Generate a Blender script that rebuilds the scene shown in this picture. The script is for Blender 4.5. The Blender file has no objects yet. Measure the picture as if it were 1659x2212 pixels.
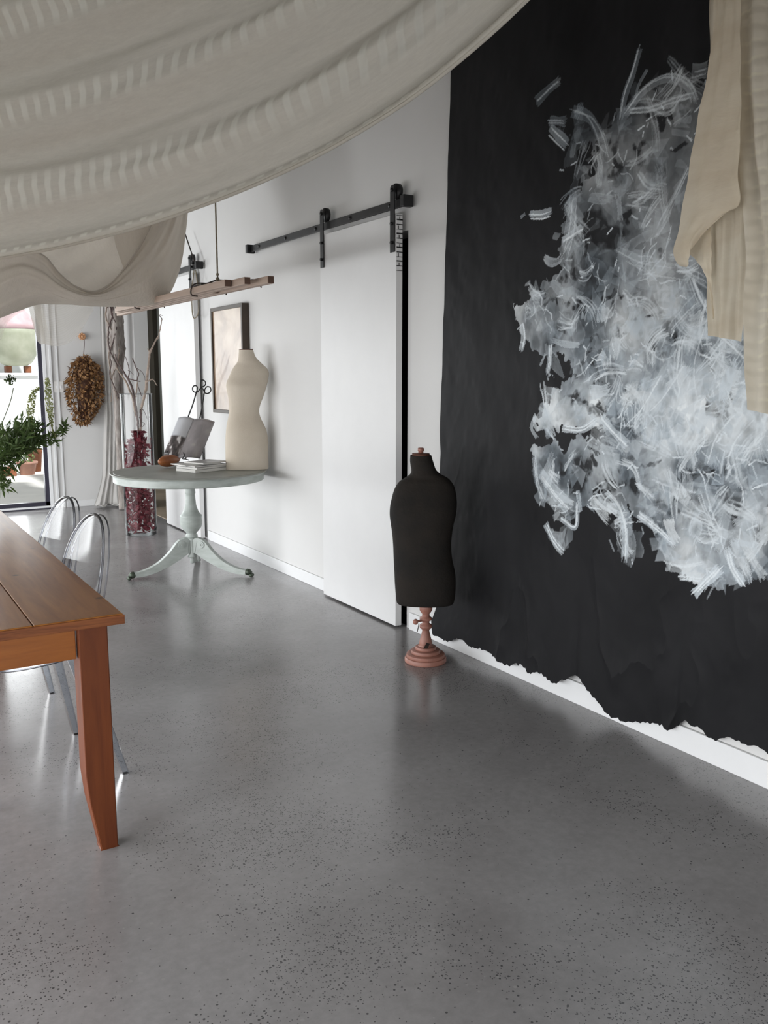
import bpy, bmesh, math, random
import numpy as np
from math import sin, cos, pi, radians, atan, sqrt
from mathutils import Vector, Matrix
random.seed(7); rng = np.random.default_rng(11)
SC = bpy.context.scene; COL = SC.collection

# ------------------------------------------------------------------ camera
F = 1900.0; HZ = 811.0; VX = -344.0; H = 1.45
TH = atan((1106-HZ)/F); YAW = atan((829.5-VX)*cos(TH)/F)
FWD = np.array([cos(TH)*sin(YAW), cos(TH)*cos(YAW), -sin(TH)])
RGT = np.array([cos(YAW), -sin(YAW), 0.0]); UPV = np.cross(RGT, FWD); C0 = np.array([0, 0, H])
cam = bpy.data.cameras.new('camera'); co = bpy.data.objects.new('camera', cam); COL.objects.link(co)
cam.sensor_fit = 'VERTICAL'; cam.sensor_height = 24.0; cam.lens = 24.0*F/2212.0; cam.clip_start = .05
co.location = (0, 0, H); co.rotation_euler = (pi/2-TH, 0, -YAW); SC.camera = co

# survey helpers: where a sight line from the tripod meets a real plane of the room
def ray(px, py): return F*FWD+(px-829.5)*RGT+(1106-py)*UPV
def onz(px, py, z=0.): d = ray(px, py); return C0+d*(z-H)/d[2]
def onx(px, py, x): d = ray(px, py); return C0+d*x/d[0]
def ony(px, py, y): d = ray(px, py); return C0+d*y/d[1]
def onpl(px, py, P, n):
    d = ray(px, py); P = np.array(P, float); n = np.array(n, float); return C0+d*((P-C0)@n)/(d@n)

def cr(pts, n):
    """smooth curve through points, n samples by chord length"""
    P = np.array(pts, float); L = np.r_[0, np.cumsum(np.linalg.norm(np.diff(P, axis=0), axis=1)+1e-9)]
    T = np.linspace(0, L[-1], n); m = np.gradient(P, L, axis=0) if len(P) > 2 else np.repeat((P[1:]-P[:1])/L[-1], 2, 0)
    i = np.clip(np.searchsorted(L, T, side='right')-1, 0, len(P)-2); h = (L[i+1]-L[i])[:, None]; t = ((T-L[i])[:, None])/h
    return (2*t**3-3*t**2+1)*P[i]+(t**3-2*t**2+t)*h*m[i]+(-2*t**3+3*t**2)*P[i+1]+(t**3-t**2)*h*m[i+1]

# ------------------------------------------------------------------ materials
MATS = {}
def nodes(name):
    m = bpy.data.materials.new(name); m.use_nodes = True; nt = m.node_tree; nt.nodes.clear()
    out = nt.nodes.new('ShaderNodeOutputMaterial'); MATS[name] = m
    return m, nt, out
def N(nt, t, **kw):
    n = nt.nodes.new('ShaderNode'+t)
    for k, v in kw.items():
        if k.startswith('_'): setattr(n, k[1:], v)
        else: n.inputs[k.replace('_', ' ')].default_value = v
    return n
def L(nt, a, b): nt.links.new(a, b)
def ramp(nt, fac, stops):
    r = nt.nodes.new('ShaderNodeValToRGB'); e = r.color_ramp.elements
    while len(e) < len(stops): e.new(.5)
    for k, (p, c) in enumerate(stops):
        e[k].position = p; e[k].color = (*c, 1) if len(c) == 3 else c
    L(nt, fac, r.inputs[0]); return r
def mathn(nt, op, a, b=None, c=None):
    n = nt.nodes.new('ShaderNodeMath'); n.operation = op
    for k, v in enumerate((a, b, c)):
        if v is None: continue
        if isinstance(v, (int, float)): n.inputs[k].default_value = v
        else: L(nt, v, n.inputs[k])
    return n.outputs[0]
def pm(name, col, rough=.6, metal=0, spec=.4, var=.12, scale=6., bump=0., bscale=60., stretch=(1, 1, 1), trans=0., col2=None, coat=0., detail=5):
    m, nt, out = nodes(name)
    b = N(nt, 'BsdfPrincipled', Roughness=rough, Metallic=metal)
    b.inputs['Specular IOR Level'].default_value = spec; b.inputs['Coat Weight'].default_value = coat
    tc = N(nt, 'TexCoord'); mp = N(nt, 'Mapping'); mp.inputs['Scale'].default_value = stretch; L(nt, tc.outputs['Object'], mp.inputs[0])
    no = N(nt, 'TexNoise', Scale=scale, Detail=detail, Roughness=.6); L(nt, mp.outputs[0], no.inputs['Vector'])
    c = np.array(col); c2 = np.array(col2) if col2 else np.clip(c*(1+var), 0, 1)
    c1 = c if col2 else c*(1-var)
    r = ramp(nt, no.outputs[0], [(.3, tuple(c1)), (.7, tuple(c2))]); L(nt, r.outputs[0], b.inputs['Base Color'])
    if bump:
        n2 = N(nt, 'TexNoise', Scale=bscale, Detail=4); L(nt, mp.outputs[0], n2.inputs['Vector'])
        bp = N(nt, 'Bump', Strength=bump, Distance=.01); L(nt, n2.outputs[0], bp.inputs['Height']); L(nt, bp.outputs[0], b.inputs['Normal'])
    sh = b.outputs[0]
    if trans:
        tr = N(nt, 'BsdfTranslucent'); L(nt, r.outputs[0], tr.inputs[0]); mx = N(nt, 'MixShader', Fac=trans)
        L(nt, sh, mx.inputs[1]); L(nt, tr.outputs[0], mx.inputs[2]); sh = mx.outputs[0]
    L(nt, sh, out.inputs[0]); return m

pm('wall_paint', (.64, .637, .63), .75, spec=.2, var=.02, scale=1.2)
pm('trim_paint', (.74, .745, .75), .45, var=.015)
pm('door_paint', (.68, .68, .68), .5, var=.015)
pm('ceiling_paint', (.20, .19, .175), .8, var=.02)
pm('black_steel', (.018, .018, .019), .45, metal=.3, var=.3, scale=20)
pm('dark_frame', (.035, .033, .05), .4, var=.1)
pm('white_frame', (.85, .86, .87), .4, var=.02)
pm('unlit_room_black', (.006, .006, .006), .9, spec=0)
pm('corridor_timber', (.045, .038, .028), .6, var=.3, scale=3, stretch=(1, 1, .2))
pm('corridor_board', (.16, .165, .15), .7, var=.1, scale=3)
pm('corridor_floor', (.42, .34, .25), .6, var=.15, scale=3)
pm('rose_paint', (.33, .15, .112), .42, var=.22, scale=9, bump=.15, bscale=30)
pm('black_fabric', (.012, .0115, .011), .8, spec=.2, var=.3, scale=5, bump=.25, bscale=90, col2=(.026, .021, .017))
pm('brown_cap', (.11, .045, .03), .5, var=.3, scale=20)
pm('cream_fabric', (.50, .44, .36), .85, spec=.15, var=.08, scale=4, bump=.12, bscale=160, col2=(.57, .51, .43))
pm('grey_green_paint', (.31, .34, .315), .45, var=.1, scale=8, stretch=(1, 1, 3), col2=(.44, .475, .455), bump=.08, bscale=20)
pm('table_top_paint', (.25, .26, .235), .42, var=.08, scale=7, col2=(.31, .325, .295))
pm('groove_dark', (.09, .10, .085), .6)
pm('caster_brass', (.06, .075, .055), .45, metal=.5, var=.5, scale=30)
pm('rope', (.22, .19, .14), .9, var=.3, scale=60)
pm('wire_dark', (.03, .02, .015), .6, var=.3)
pm('lath_wood', (.34, .25, .195), .6, var=.15, scale=8, stretch=(6, .5, 6), col2=(.42, .32, .26))
pm('lath_end', (.12, .07, .05), .7)
pm('linen_curtain', (.60, .585, .565), .9, spec=.1, var=.06, scale=5, trans=.25)
pm('beige_gauze', (.68, .625, .555), .9, spec=.1, var=.05, scale=6, bump=.6, bscale=60, stretch=(1, 1, .25), trans=.35)
pm('blocker_voile', (.34, .32, .28), .9, spec=.1, var=.05, trans=.12)
pm('cream_cotton', (.68, .59, .46), .9, spec=.1, var=.06, scale=3, trans=.4, col2=(.80, .73, .60), bump=.25, bscale=30, stretch=(1, 1, 3))
pm('bark', (.19, .155, .135), .85, var=.3, scale=22, bump=1., bscale=30, stretch=(1, 1, .3), col2=(.50, .46, .43))
pm('twig', (.20, .155, .125), .8, var=.35, scale=24, bump=.4, bscale=50, col2=(.36, .29, .24))
pm('twig_dark', (.10, .07, .065), .8, var=.4, scale=24)
pm('burgundy_leaf', (.10, .014, .024), .5, var=.5, scale=20, trans=.3, col2=(.22, .03, .045))
pm('dried_petal', (.12, .05, .02), .6, var=.6, scale=40, trans=.25, col2=(.52, .30, .13))
pm('dried_dark', (.07, .028, .014), .7, var=.4, scale=20)
pm('knob_wood', (.55, .30, .16), .6, var=.1)
pm('green_leaf', (.035, .07, .018), .5, var=.5, scale=12, trans=.3, col2=(.11, .17, .05))
pm('pale_floret', (.33, .38, .13), .6, var=.3, scale=40, trans=.3, col2=(.50, .52, .25))
pm('green_stem', (.08, .10, .045), .6, var=.3)
pm('gourd_skin', (.17, .05, .02), .38, var=.35, scale=10, col2=(.36, .13, .04))
pm('pale_gourd', (.50, .42, .32), .6, var=.15, scale=12)
pm('paper_edge', (.66, .65, .62), .8, var=.12, scale=8, stretch=(1, 1, 60))
pm('cover_grey', (.25, .25, .25), .35, var=.5, scale=9, col2=(.52, .52, .52))
pm('cover_pale', (.50, .50, .49), .35, var=.2, scale=12, col2=(.66, .66, .65))
pm('switch_plastic', (.76, .75, .73), .4, var=.01)
pm('paving', (.80, .77, .72), .8, var=.06, scale=3)
pm('garden_wall', (.86, .87, .87), .8, var=.03, scale=4)
pm('glazed_stone', (.36, .38, .27), .5, var=.2, scale=4, col2=(.52, .53, .42))
pm('pink_glaze', (.62, .40, .42), .5, var=.12, scale=7, col2=(.74, .56, .57))
pm('terracotta', (.42, .23, .17), .8, var=.2, scale=5)
pm('rust', (.20, .07, .03), .8, var=.4, scale=8)
pm('garden_foliage', (.06, .13, .03), .6, var=.5, scale=6, trans=.2, col2=(.25, .38, .12))
pm('vase_ceramic', (.5, .48, .44), .4)

def wood(name, c1, c2, stretch, rough=.38):
    m, nt, out = nodes(name); b = N(nt, 'BsdfPrincipled', Roughness=rough); b.inputs['Coat Weight'].default_value = .06; b.inputs['Specular IOR Level'].default_value = .28; b.inputs['Coat Roughness'].default_value = .3
    tc = N(nt, 'TexCoord'); mp = N(nt, 'Mapping'); mp.inputs['Scale'].default_value = stretch; L(nt, tc.outputs['Object'], mp.inputs[0])
    n1 = N(nt, 'TexNoise', Scale=3., Detail=8, Roughness=.65, Distortion=.6); L(nt, mp.outputs[0], n1.inputs['Vector'])
    n2 = N(nt, 'TexNoise', Scale=1.3, Detail=3); L(nt, tc.outputs['Object'], n2.inputs['Vector'])
    f = mathn(nt, 'ADD', mathn(nt, 'MULTIPLY', n1.outputs[0], .7), mathn(nt, 'MULTIPLY', n2.outputs[0], .3))
    r = ramp(nt, f, [(.36, c1), (.62, c2)])
    vo = N(nt, 'TexVoronoi', Scale=5.5); L(nt, tc.outputs['Object'], vo.inputs['Vector'])   # dark knots and nail marks
    k = ramp(nt, vo.outputs['Distance'], [(.05, (1, 1, 1)), (.09, (0, 0, 0))])
    mx = nt.nodes.new('ShaderNodeMix'); mx.data_type = 'RGBA'; mx.inputs[7].default_value = (*[v*.25 for v in c1], 1)
    L(nt, mathn(nt, 'MULTIPLY', k.outputs[0], .8), mx.inputs[0]); L(nt, r.outputs[0], mx.inputs[6]); L(nt, mx.outputs[2], b.inputs['Base Color'])
    bp = N(nt, 'Bump', Strength=.12, Distance=.004); L(nt, n1.outputs[0], bp.inputs['Height']); L(nt, bp.outputs[0], b.inputs['Normal'])
    L(nt, b.outputs[0], out.inputs[0]); return m
wood('pine_top', (.26, .085, .017), (.41, .165, .036), (9, .7, 9))
wood('pine_apron', (.20, .058, .009), (.30, .10, .018), (.7, 9, 9))
wood('pine_leg', (.085, .018, .004), (.14, .035, .008), (9, 9, .7), .5)
wood('pine_edge', (.10, .03, .012), (.24, .08, .025), (2, 20, 30), .6)

# polished concrete
m, nt, out = nodes('concrete'); b = N(nt, 'BsdfPrincipled', Roughness=.3); b.inputs['Specular IOR Level'].default_value = .7
tc = N(nt, 'TexCoord'); V = tc.outputs['Object']
def noi(s, d=4, r=.55, dist=0.):
    n = N(nt, 'TexNoise', Scale=s, Detail=d, Roughness=r, Distortion=dist); L(nt, V, n.inputs['Vector']); return n.outputs[0]
big = ramp(nt, noi(.9, 5, .6, .4), [(.32, (.222, .214, .214)), (.68, (.335, .325, .328))])
fine = noi(34, 6, .7); grain = mathn(nt, 'ADD', mathn(nt, 'MULTIPLY', fine, .45), .78)
mm = N(nt, 'VectorMath', _operation='SCALE'); L(nt, big.outputs[0], mm.inputs[0]); L(nt, grain, mm.inputs['Scale'])
patch = ramp(nt, noi(1.3, 3, .6), [(.47, (.0, .0, .0)), (.66, (1, 1, 1))])
def specks(scale, thr, keep):
    vo = N(nt, 'TexVoronoi', Scale=scale, Randomness=1.); vo.distance = 'EUCLIDEAN'; L(nt, V, vo.inputs['Vector'])
    d = mathn(nt, 'LESS_THAN', vo.outputs['Distance'], thr)
    sp = N(nt, 'SeparateColor'); L(nt, vo.outputs['Color'], sp.inputs[0])
    k = mathn(nt, 'LESS_THAN', sp.outputs[0], mathn(nt, 'MULTIPLY_ADD', patch.outputs[0], keep, .012))
    return mathn(nt, 'MULTIPLY', d, k)
sk = mathn(nt, 'MAXIMUM', specks(95, .30, .36), mathn(nt, 'MAXIMUM', specks(170, .34, .5), mathn(nt, 'MULTIPLY', specks(48, .17, .22), 1.)))
mx = nt.nodes.new('ShaderNodeMix'); mx.data_type = 'RGBA'; mx.inputs[7].default_value = (.035, .036, .038, 1)
L(nt, mathn(nt, 'MULTIPLY', sk, .8), mx.inputs[0]); L(nt, mm.outputs[0], mx.inputs[6])
vo = N(nt, 'TexVoronoi', Scale=60.); L(nt, V, vo.inputs['Vector']); sp = N(nt, 'SeparateColor'); L(nt, vo.outputs['Color'], sp.inputs[0])
lt = mathn(nt, 'MULTIPLY', mathn(nt, 'LESS_THAN', vo.outputs['Distance'], .28), mathn(nt, 'LESS_THAN', sp.outputs[1], .05))
mx2 = nt.nodes.new('ShaderNodeMix'); mx2.data_type = 'RGBA'; mx2.inputs[7].default_value = (.30, .295, .285, 1)
L(nt, mathn(nt, 'MULTIPLY', lt, .6), mx2.inputs[0]); L(nt, mx.outputs[2], mx2.inputs[6]); L(nt, mx2.outputs[2], b.inputs['Base Color'])
L(nt, ramp(nt, noi(2.2, 4), [(.3, (.15,)*3), (.7, (.27,)*3)]).outputs[0], b.inputs['Roughness'])
L(nt, b.outputs[0], out.inputs[0])

def glassy(name, tint, gl=.9, edge=(.5, .5, .55), ior=1.45, dark=.35, rough=.03):
    m, nt, out = nodes(name)
    lw = N(nt, 'LayerWeight', Blend=.35); fr = N(nt, 'Fresnel', IOR=ior)
    cr_ = ramp(nt, lw.outputs['Facing'], [(.45, tint), (.95, edge)])
    tr = N(nt, 'BsdfTransparent'); L(nt, cr_.outputs[0], tr.inputs[0]); g = N(nt, 'BsdfGlossy', Roughness=rough); g.inputs[0].default_value = (gl, gl, gl, 1)
    mx = N(nt, 'MixShader'); L(nt, mathn(nt, 'MULTIPLY', fr.outputs[0], 1.25), mx.inputs[0]); L(nt, tr.outputs[0], mx.inputs[1]); L(nt, g.outputs[0], mx.inputs[2])
    L(nt, mx.outputs[0], out.inputs[0]); return m
glassy('clear_plastic', (.93, .94, .95), edge=(.70, .72, .76), gl=.45, rough=.12)
glassy('plastic_rim', (.84, .85, .89), edge=(.50, .51, .60), gl=.9, rough=.15)
glassy('vase_glass', (.98, .985, .985), edge=(.93, .94, .95), ior=1.25)
glassy('vase_rim', (.93, .95, .96), edge=(.85, .88, .9), ior=1.5, rough=.2)
glassy('window_glass', (.97, .98, .98), edge=(.9, .92, .92), ior=1.25)

# swagged voile: bands of small bright rungs woven across it
m, nt, out = nodes('banded_voile'); uv = N(nt, 'UVMap'); uv.uv_map = 'UVMap'; s = N(nt, 'SeparateXYZ'); L(nt, uv.outputs[0], s.inputs[0])
U, Vv = s.outputs[0], s.outputs[1]
wn = N(nt, 'TexNoise', Scale=3., Detail=3); L(nt, uv.outputs[0], wn.inputs['Vector'])
def band(c, w): return mathn(nt, 'SMOOTH_MIN', 1., mathn(nt, 'MAXIMUM', 0., mathn(nt, 'SUBTRACT', 1.6, mathn(nt, 'DIVIDE', mathn(nt, 'ABSOLUTE', mathn(nt, 'SUBTRACT', Vv, c)), w/1.6))), .2)
bs = [band(.155, .052), band(.345, .034), band(.53, .034), band(.74, .036), band(.020, .006)]
bm_ = bs[0]
for q in bs[1:]: bm_ = mathn(nt, 'MAXIMUM', bm_, q)
ph = mathn(nt, 'ADD', mathn(nt, 'MULTIPLY', U, 2*pi/.075), mathn(nt, 'MULTIPLY', wn.outputs[0], 7.))
rung = mathn(nt, 'SMOOTH_MIN', 1., mathn(nt, 'MAXIMUM', 0., mathn(nt, 'MULTIPLY_ADD', mathn(nt, 'SINE', ph), 1.6, .1)), .3)
rm = mathn(nt, 'MULTIPLY', bm_, rung)
wn2 = N(nt, 'TexNoise', Scale=2.2, Detail=4); L(nt, uv.outputs[0], wn2.inputs['Vector'])
rm = mathn(nt, 'MULTIPLY', rm, ramp(nt, wn2.outputs[0], [(.25, (.35,)*3), (.5, (1,)*3)]).outputs[0])
wv = N(nt, 'TexNoise', Scale=1., Detail=3, Roughness=.8); mpv = N(nt, 'Mapping'); mpv.inputs['Scale'].default_value = (14, 130, 1); L(nt, uv.outputs[0], mpv.inputs[0]); L(nt, mpv.outputs[0], wv.inputs['Vector'])
base = ramp(nt, wv.outputs[0], [(.3, (.74, .71, .64)), (.7, (.82, .79, .715))])
mx = nt.nodes.new('ShaderNodeMix'); mx.data_type = 'RGBA'; mx.inputs[7].default_value = (1., .98, .90, 1); L(nt, rm, mx.inputs[0]); L(nt, base.outputs[0], mx.inputs[6])
df = N(nt, 'BsdfDiffuse'); tl = N(nt, 'BsdfTranslucent'); L(nt, mx.outputs[2], df.inputs[0]); L(nt, mx.outputs[2], tl.inputs[0])
bp = N(nt, 'Bump', Strength=.18, Distance=.004); L(nt, wv.outputs[0], bp.inputs['Height']); L(nt, bp.outputs[0], df.inputs['Normal'])
mxs = N(nt, 'MixShader'); L(nt, mathn(nt, 'MULTIPLY_ADD', rm, .25, .38), mxs.inputs[0]); L(nt, df.outputs[0], mxs.inputs[1]); L(nt, tl.outputs[0], mxs.inputs[2]); L(nt, mxs.outputs[0], out.inputs[0])

# cream panels with rows of woven ladder marks
m, nt, out = nodes('ladder_cotton'); uv = N(nt, 'UVMap'); uv.uv_map = 'UVMap'; s = N(nt, 'SeparateXYZ'); L(nt, uv.outputs[0], s.inputs[0])
wn = N(nt, 'TexNoise', Scale=5., Detail=4); L(nt, uv.outputs[0], wn.inputs['Vector'])
ln = mathn(nt, 'SINE', mathn(nt, 'ADD', mathn(nt, 'MULTIPLY', s.outputs[1], 2*pi/.045), mathn(nt, 'MULTIPLY', wn.outputs[0], 8.)))
lm = mathn(nt, 'SMOOTH_MIN', 1., mathn(nt, 'MAXIMUM', 0., mathn(nt, 'MULTIPLY_ADD', ln, 2.2, -1.2)), .3)
msk = ramp(nt, s.outputs[0], [(.06, (0,)*3), (.10, (1,)*3), (.25, (1,)*3), (.31, (.05,)*3)])
lm = mathn(nt, 'MULTIPLY', mathn(nt, 'MULTIPLY', lm, msk.outputs[0]), ramp(nt, wn.outputs[0], [(.35, (.1,)*3), (.6, (.8,)*3)]).outputs[0])
base = ramp(nt, wn.outputs[0], [(.3, (.70, .635, .52)), (.7, (.80, .74, .63))])
mx = nt.nodes.new('ShaderNodeMix'); mx.data_type = 'RGBA'; mx.inputs[7].default_value = (.9, .84, .68, 1); L(nt, lm, mx.inputs[0]); L(nt, base.outputs[0], mx.inputs[6])
df = N(nt, 'BsdfDiffuse'); tl = N(nt, 'BsdfTranslucent'); L(nt, mx.outputs[2], df.inputs[0]); L(nt, mx.outputs[2], tl.inputs[0])
bp = N(nt, 'Bump', Strength=.3, Distance=.006); L(nt, ln, bp.inputs['Height']); L(nt, bp.outputs[0], df.inputs['Normal'])
mxs = N(nt, 'MixShader', Fac=.38); L(nt, df.outputs[0], mxs.inputs[1]); L(nt, tl.outputs[0], mxs.inputs[2]); L(nt, mxs.outputs[0], out.inputs[0])

# sheer gauze
m, nt, out = nodes('sheer_gauze'); uv = N(nt, 'UVMap'); uv.uv_map = 'UVMap'
wv = N(nt, 'TexWave', Scale=5., Distortion=6., Detail=2.); wv.bands_direction = 'Y'; L(nt, uv.outputs[0], wv.inputs['Vector'])
at = N(nt, 'Attribute'); at.attribute_name = 'dens'
df = N(nt, 'BsdfDiffuse'); df.inputs[0].default_value = (.58, .55, .50, 1); tl = N(nt, 'BsdfTranslucent'); tl.inputs[0].default_value = (.6, .57, .52, 1)
ms = N(nt, 'MixShader', Fac=.4); L(nt, df.outputs[0], ms.inputs[1]); L(nt, tl.outputs[0], ms.inputs[2]); tr = N(nt, 'BsdfTransparent')
mxs = N(nt, 'MixShader'); L(nt, mathn(nt, 'MULTIPLY', at.outputs['Fac'], ramp(nt, wv.outputs[0], [(.0, (.92,)*3), (.8, (1,)*3)]).outputs[0]), mxs.inputs[0]); L(nt, tr.outputs[0], mxs.inputs[1]); L(nt, ms.outputs[0], mxs.inputs[2]); L(nt, mxs.outputs[0], out.inputs[0])

# painted canvas: colour held per vertex
m, nt, out = nodes('painted_canvas'); at = N(nt, 'Attribute'); at.attribute_name = 'paint'
b = N(nt, 'BsdfPrincipled', Roughness=.55); b.inputs['Specular IOR Level'].default_value = .10; L(nt, at.outputs['Color'], b.inputs['Base Color'])
tc = N(nt, 'TexCoord'); n1 = N(nt, 'TexNoise', Scale=90., Detail=3); L(nt, tc.outputs['Object'], n1.inputs['Vector']); bp = N(nt, 'Bump', Strength=.1, Distance=.002); L(nt, n1.outputs[0], bp.inputs['Height']); L(nt, bp.outputs[0], b.inputs['Normal'])
L(nt, b.outputs[0], out.inputs[0])

# printed pages
def page_mat(name, kind):
    m, nt, out = nodes(name); uv = N(nt, 'UVMap'); uv.uv_map = 'UVMap'; s = N(nt, 'SeparateXYZ'); L(nt, uv.outputs[0], s.inputs[0])
    no = N(nt, 'TexNoise', Scale=2.2 if kind == 'r' else 3.5, Detail=3, Distortion=.3); L(nt, uv.outputs[0], no.inputs['Vector'])
    if kind == 'l':
        pic = ramp(nt, no.outputs[0], [(.40, (.05, .045, .045)), (.52, (.14, .12, .12)), (.60, (.62, .60, .60))])
        k = ramp(nt, s.outputs[1], [(.50, (1,)*3), (.54, (0,)*3)]); bc = (.50, .51, .54, 1)
    else:
        pic = ramp(nt, no.outputs[0], [(.38, (.21, .195, .20)), (.55, (.27, .25, .255)), (.66, (.36, .34, .32))])
        k = ramp(nt, s.outputs[1], [(.97, (1,)*3), (.99, (0,)*3)]); bc = (.55, .55, .58, 1)
    mx = nt.nodes.new('ShaderNodeMix'); mx.data_type = 'RGBA'; mx.inputs[6].default_value = bc; L(nt, k.outputs[0], mx.inputs[0]); L(nt, pic.outputs[0], mx.inputs[7])
    b = N(nt, 'BsdfPrincipled', Roughness=.3); L(nt, mx.outputs[2], b.inputs['Base Color']); L(nt, b.outputs[0], out.inputs[0])
page_mat('page_dark_photo', 'l'); page_mat('page_grey_photo', 'r')
# old mirror / print behind glass
m, nt, out = nodes('glazed_print'); uv = N(nt, 'UVMap'); uv.uv_map = 'UVMap'
no = N(nt, 'TexNoise', Scale=2.4, Detail=3, Distortion=.6); L(nt, uv.outputs[0], no.inputs['Vector'])
r = ramp(nt, no.outputs[0], [(.35, (.15, .085, .052)), (.52, (.27, .18, .12)), (.7, (.40, .31, .23))])
b = N(nt, 'BsdfPrincipled', Roughness=.35); L(nt, r.outputs[0], b.inputs['Base Color']); g = N(nt, 'BsdfGlossy', Roughness=.02); g.inputs[0].default_value = (.9, .85, .78, 1)
mxs = N(nt, 'MixShader', Fac=.035); L(nt, b.outputs[0], mxs.inputs[1]); L(nt, g.outputs[0], mxs.inputs[2]); L(nt, mxs.outputs[0], out.inputs[0])

# ------------------------------------------------------------------ object helpers
def setp(o, label=None, cat=None, group=None, kind=None):
    if label: o['label'] = label
    if cat: o['category'] = cat
    if group: o['group'] = group
    if kind: o['kind'] = kind
    return o
def thing(name, label, cat, loc=(0, 0, 0), group=None):
    o = bpy.data.objects.new(name, None); COL.objects.link(o); o.empty_display_size = .1
    o.location = [float(v) for v in loc]; return setp(o, label, cat, group)
def base_of(p):
    v = Vector((0, 0, 0))
    while p is not None: v += Vector(p.location); p = p.parent
    return v
class MB:
    def __init__(s): s.v = []; s.f = []; s.uv = None; s.mi = []
    def add(s, vs, fs, mi=0):
        k = len(s.v); s.v += [tuple(float(c) for c in p) for p in vs]; s.f += [tuple(k+i for i in f) for f in fs]; s.mi += [mi]*len(fs); return s
    def box(s, a, b, mi=0):
        (x0, y0, z0), (x1, y1, z1) = a, b
        x0, x1 = min(x0, x1), max(x0, x1); y0, y1 = min(y0, y1), max(y0, y1); z0, z1 = min(z0, z1), max(z0, z1)
        return s.add([(x0, y0, z0), (x1, y0, z0), (x1, y1, z0), (x0, y1, z0), (x0, y0, z1), (x1, y0, z1), (x1, y1, z1), (x0, y1, z1)],
                     [(3, 2, 1, 0), (4, 5, 6, 7), (0, 1, 5, 4), (1, 2, 6, 5), (2, 3, 7, 6), (3, 0, 4, 7)], mi)
    def tube(s, pts, r, k=8, mi=0, flat=None):
        P = np.array(pts, float); n = len(P); R = np.full(n, r) if np.isscalar(r) else np.interp(np.linspace(0, 1, n), np.linspace(0, 1, len(r)), r)
        T = np.gradient(P, axis=0); T /= np.linalg.norm(T, axis=1)[:, None]+1e-12
        up = np.array([0, 0, 1.]) if abs(T[0][2]) < .9 else np.array([1., 0, 0]); a = np.cross(T[0], up); a /= np.linalg.norm(a); vs = []
        for i in range(n):
            a = a-T[i]*(a@T[i]); a /= np.linalg.norm(a); b = np.cross(T[i], a)
            for j in range(k):
                t = 2*pi*j/k; vs.append(P[i]+R[i]*(cos(t)*a+sin(t)*b*(flat or 1)))
        fs = [(i*k+j, i*k+(j+1) % k, (i+1)*k+(j+1) % k, (i+1)*k+j) for i in range(n-1) for j in range(k)]
        fs += [tuple(range(k-1, -1, -1)), tuple((n-1)*k+j for j in range(k))]
        return s.add(vs, fs, mi)
    def lathe(s, prof, c=(0, 0, 0), k=40, mi=0, cap=True):
        vs = [(c[0]+r*cos(2*pi*j/k), c[1]+r*sin(2*pi*j/k), c[2]+z) for r, z in prof for j in range(k)]; n = len(prof)
        fs = [(i*k+j, i*k+(j+1) % k, (i+1)*k+(j+1) % k, (i+1)*k+j) for i in range(n-1) for j in range(k)]
        if cap: fs += [tuple(range(k-1, -1, -1)), tuple((n-1)*k+j for j in range(k))]
        return s.add(vs, fs, mi)
    def grid(s, G, mi=0, closed=False):
        n, m_ = G.shape[:2]; vs = G.reshape(-1, 3); fs = []
        for i in range(n-1):
            for j in range(m_-(0 if closed else 1)):
                j2 = (j+1) % m_; fs.append((i*m_+j, i*m_+j2, (i+1)*m_+j2, (i+1)*m_+j))
        return s.add(vs, fs, mi)
    def sphere(s, c, r, k=10, mi=0, sc=(1, 1, 1)):
        n = max(5, k//2+1); G = np.array([[(c[0]+sc[0]*r*sin(a)*cos(t), c[1]+sc[1]*r*sin(a)*sin(t), c[2]+sc[2]*r*cos(a)) for t in np.linspace(0, 2*pi, k, endpoint=False)] for a in np.linspace(.02, pi-.02, n)])
        return s.grid(G, mi, True)
    def build(s, name, mat, parent=None, smooth=True, bevel=0, solid=0, kind=None, sharp=None):
        me = bpy.data.meshes.new(name); off = base_of(parent)
        me.from_pydata([(x-off.x, y-off.y, z-off.z) for x, y, z in s.v], [], s.f); me.validate(); me.update()
        for mt in (mat if isinstance(mat, (list, tuple)) else [mat]): me.materials.append(MATS[mt])
        if any(s.mi): me.polygons.foreach_set('material_index', s.mi[:len(me.polygons)])
        if smooth: me.polygons.foreach_set('use_smooth', [True]*len(me.polygons))
        if s.uv is not None:
            ul = me.uv_layers.new(name='UVMap'); idx = np.zeros(len(me.loops), int); me.loops.foreach_get('vertex_index', idx)
            ul.data.foreach_set('uv', np.array(s.uv, float)[idx].ravel())
        o = bpy.data.objects.new(name, me); COL.objects.link(o)
        if parent: o.parent = parent
        if bevel:
            md = o.modifiers.new('bevel', 'BEVEL'); md.width = bevel; md.segments = 2; md.limit_method = 'ANGLE'; md.angle_limit = radians(40)
        if solid:
            md = o.modifiers.new('solid', 'SOLIDIFY'); md.thickness = solid; md.offset = 0
        if smooth and sharp:
            bm = bmesh.new(); bm.from_mesh(me)
            for e in bm.edges:
                if len(e.link_faces) == 2 and e.calc_face_angle(0) > radians(sharp): e.smooth = False
            bm.to_mesh(me); bm.free()
        if kind: o['kind'] = kind
        return o
def boxes(name, mat, lst, parent=None, bevel=0, kind=None):
    b = MB()
    for a, c in lst: b.box(a, c)
    return b.build(name, mat, parent, smooth=False, bevel=bevel, kind=kind)

W = 2.70          # right wall plane
YB = 10.1         # back wall plane
XL = -3.0; YF = -2.6; ZC = 3.9

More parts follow.
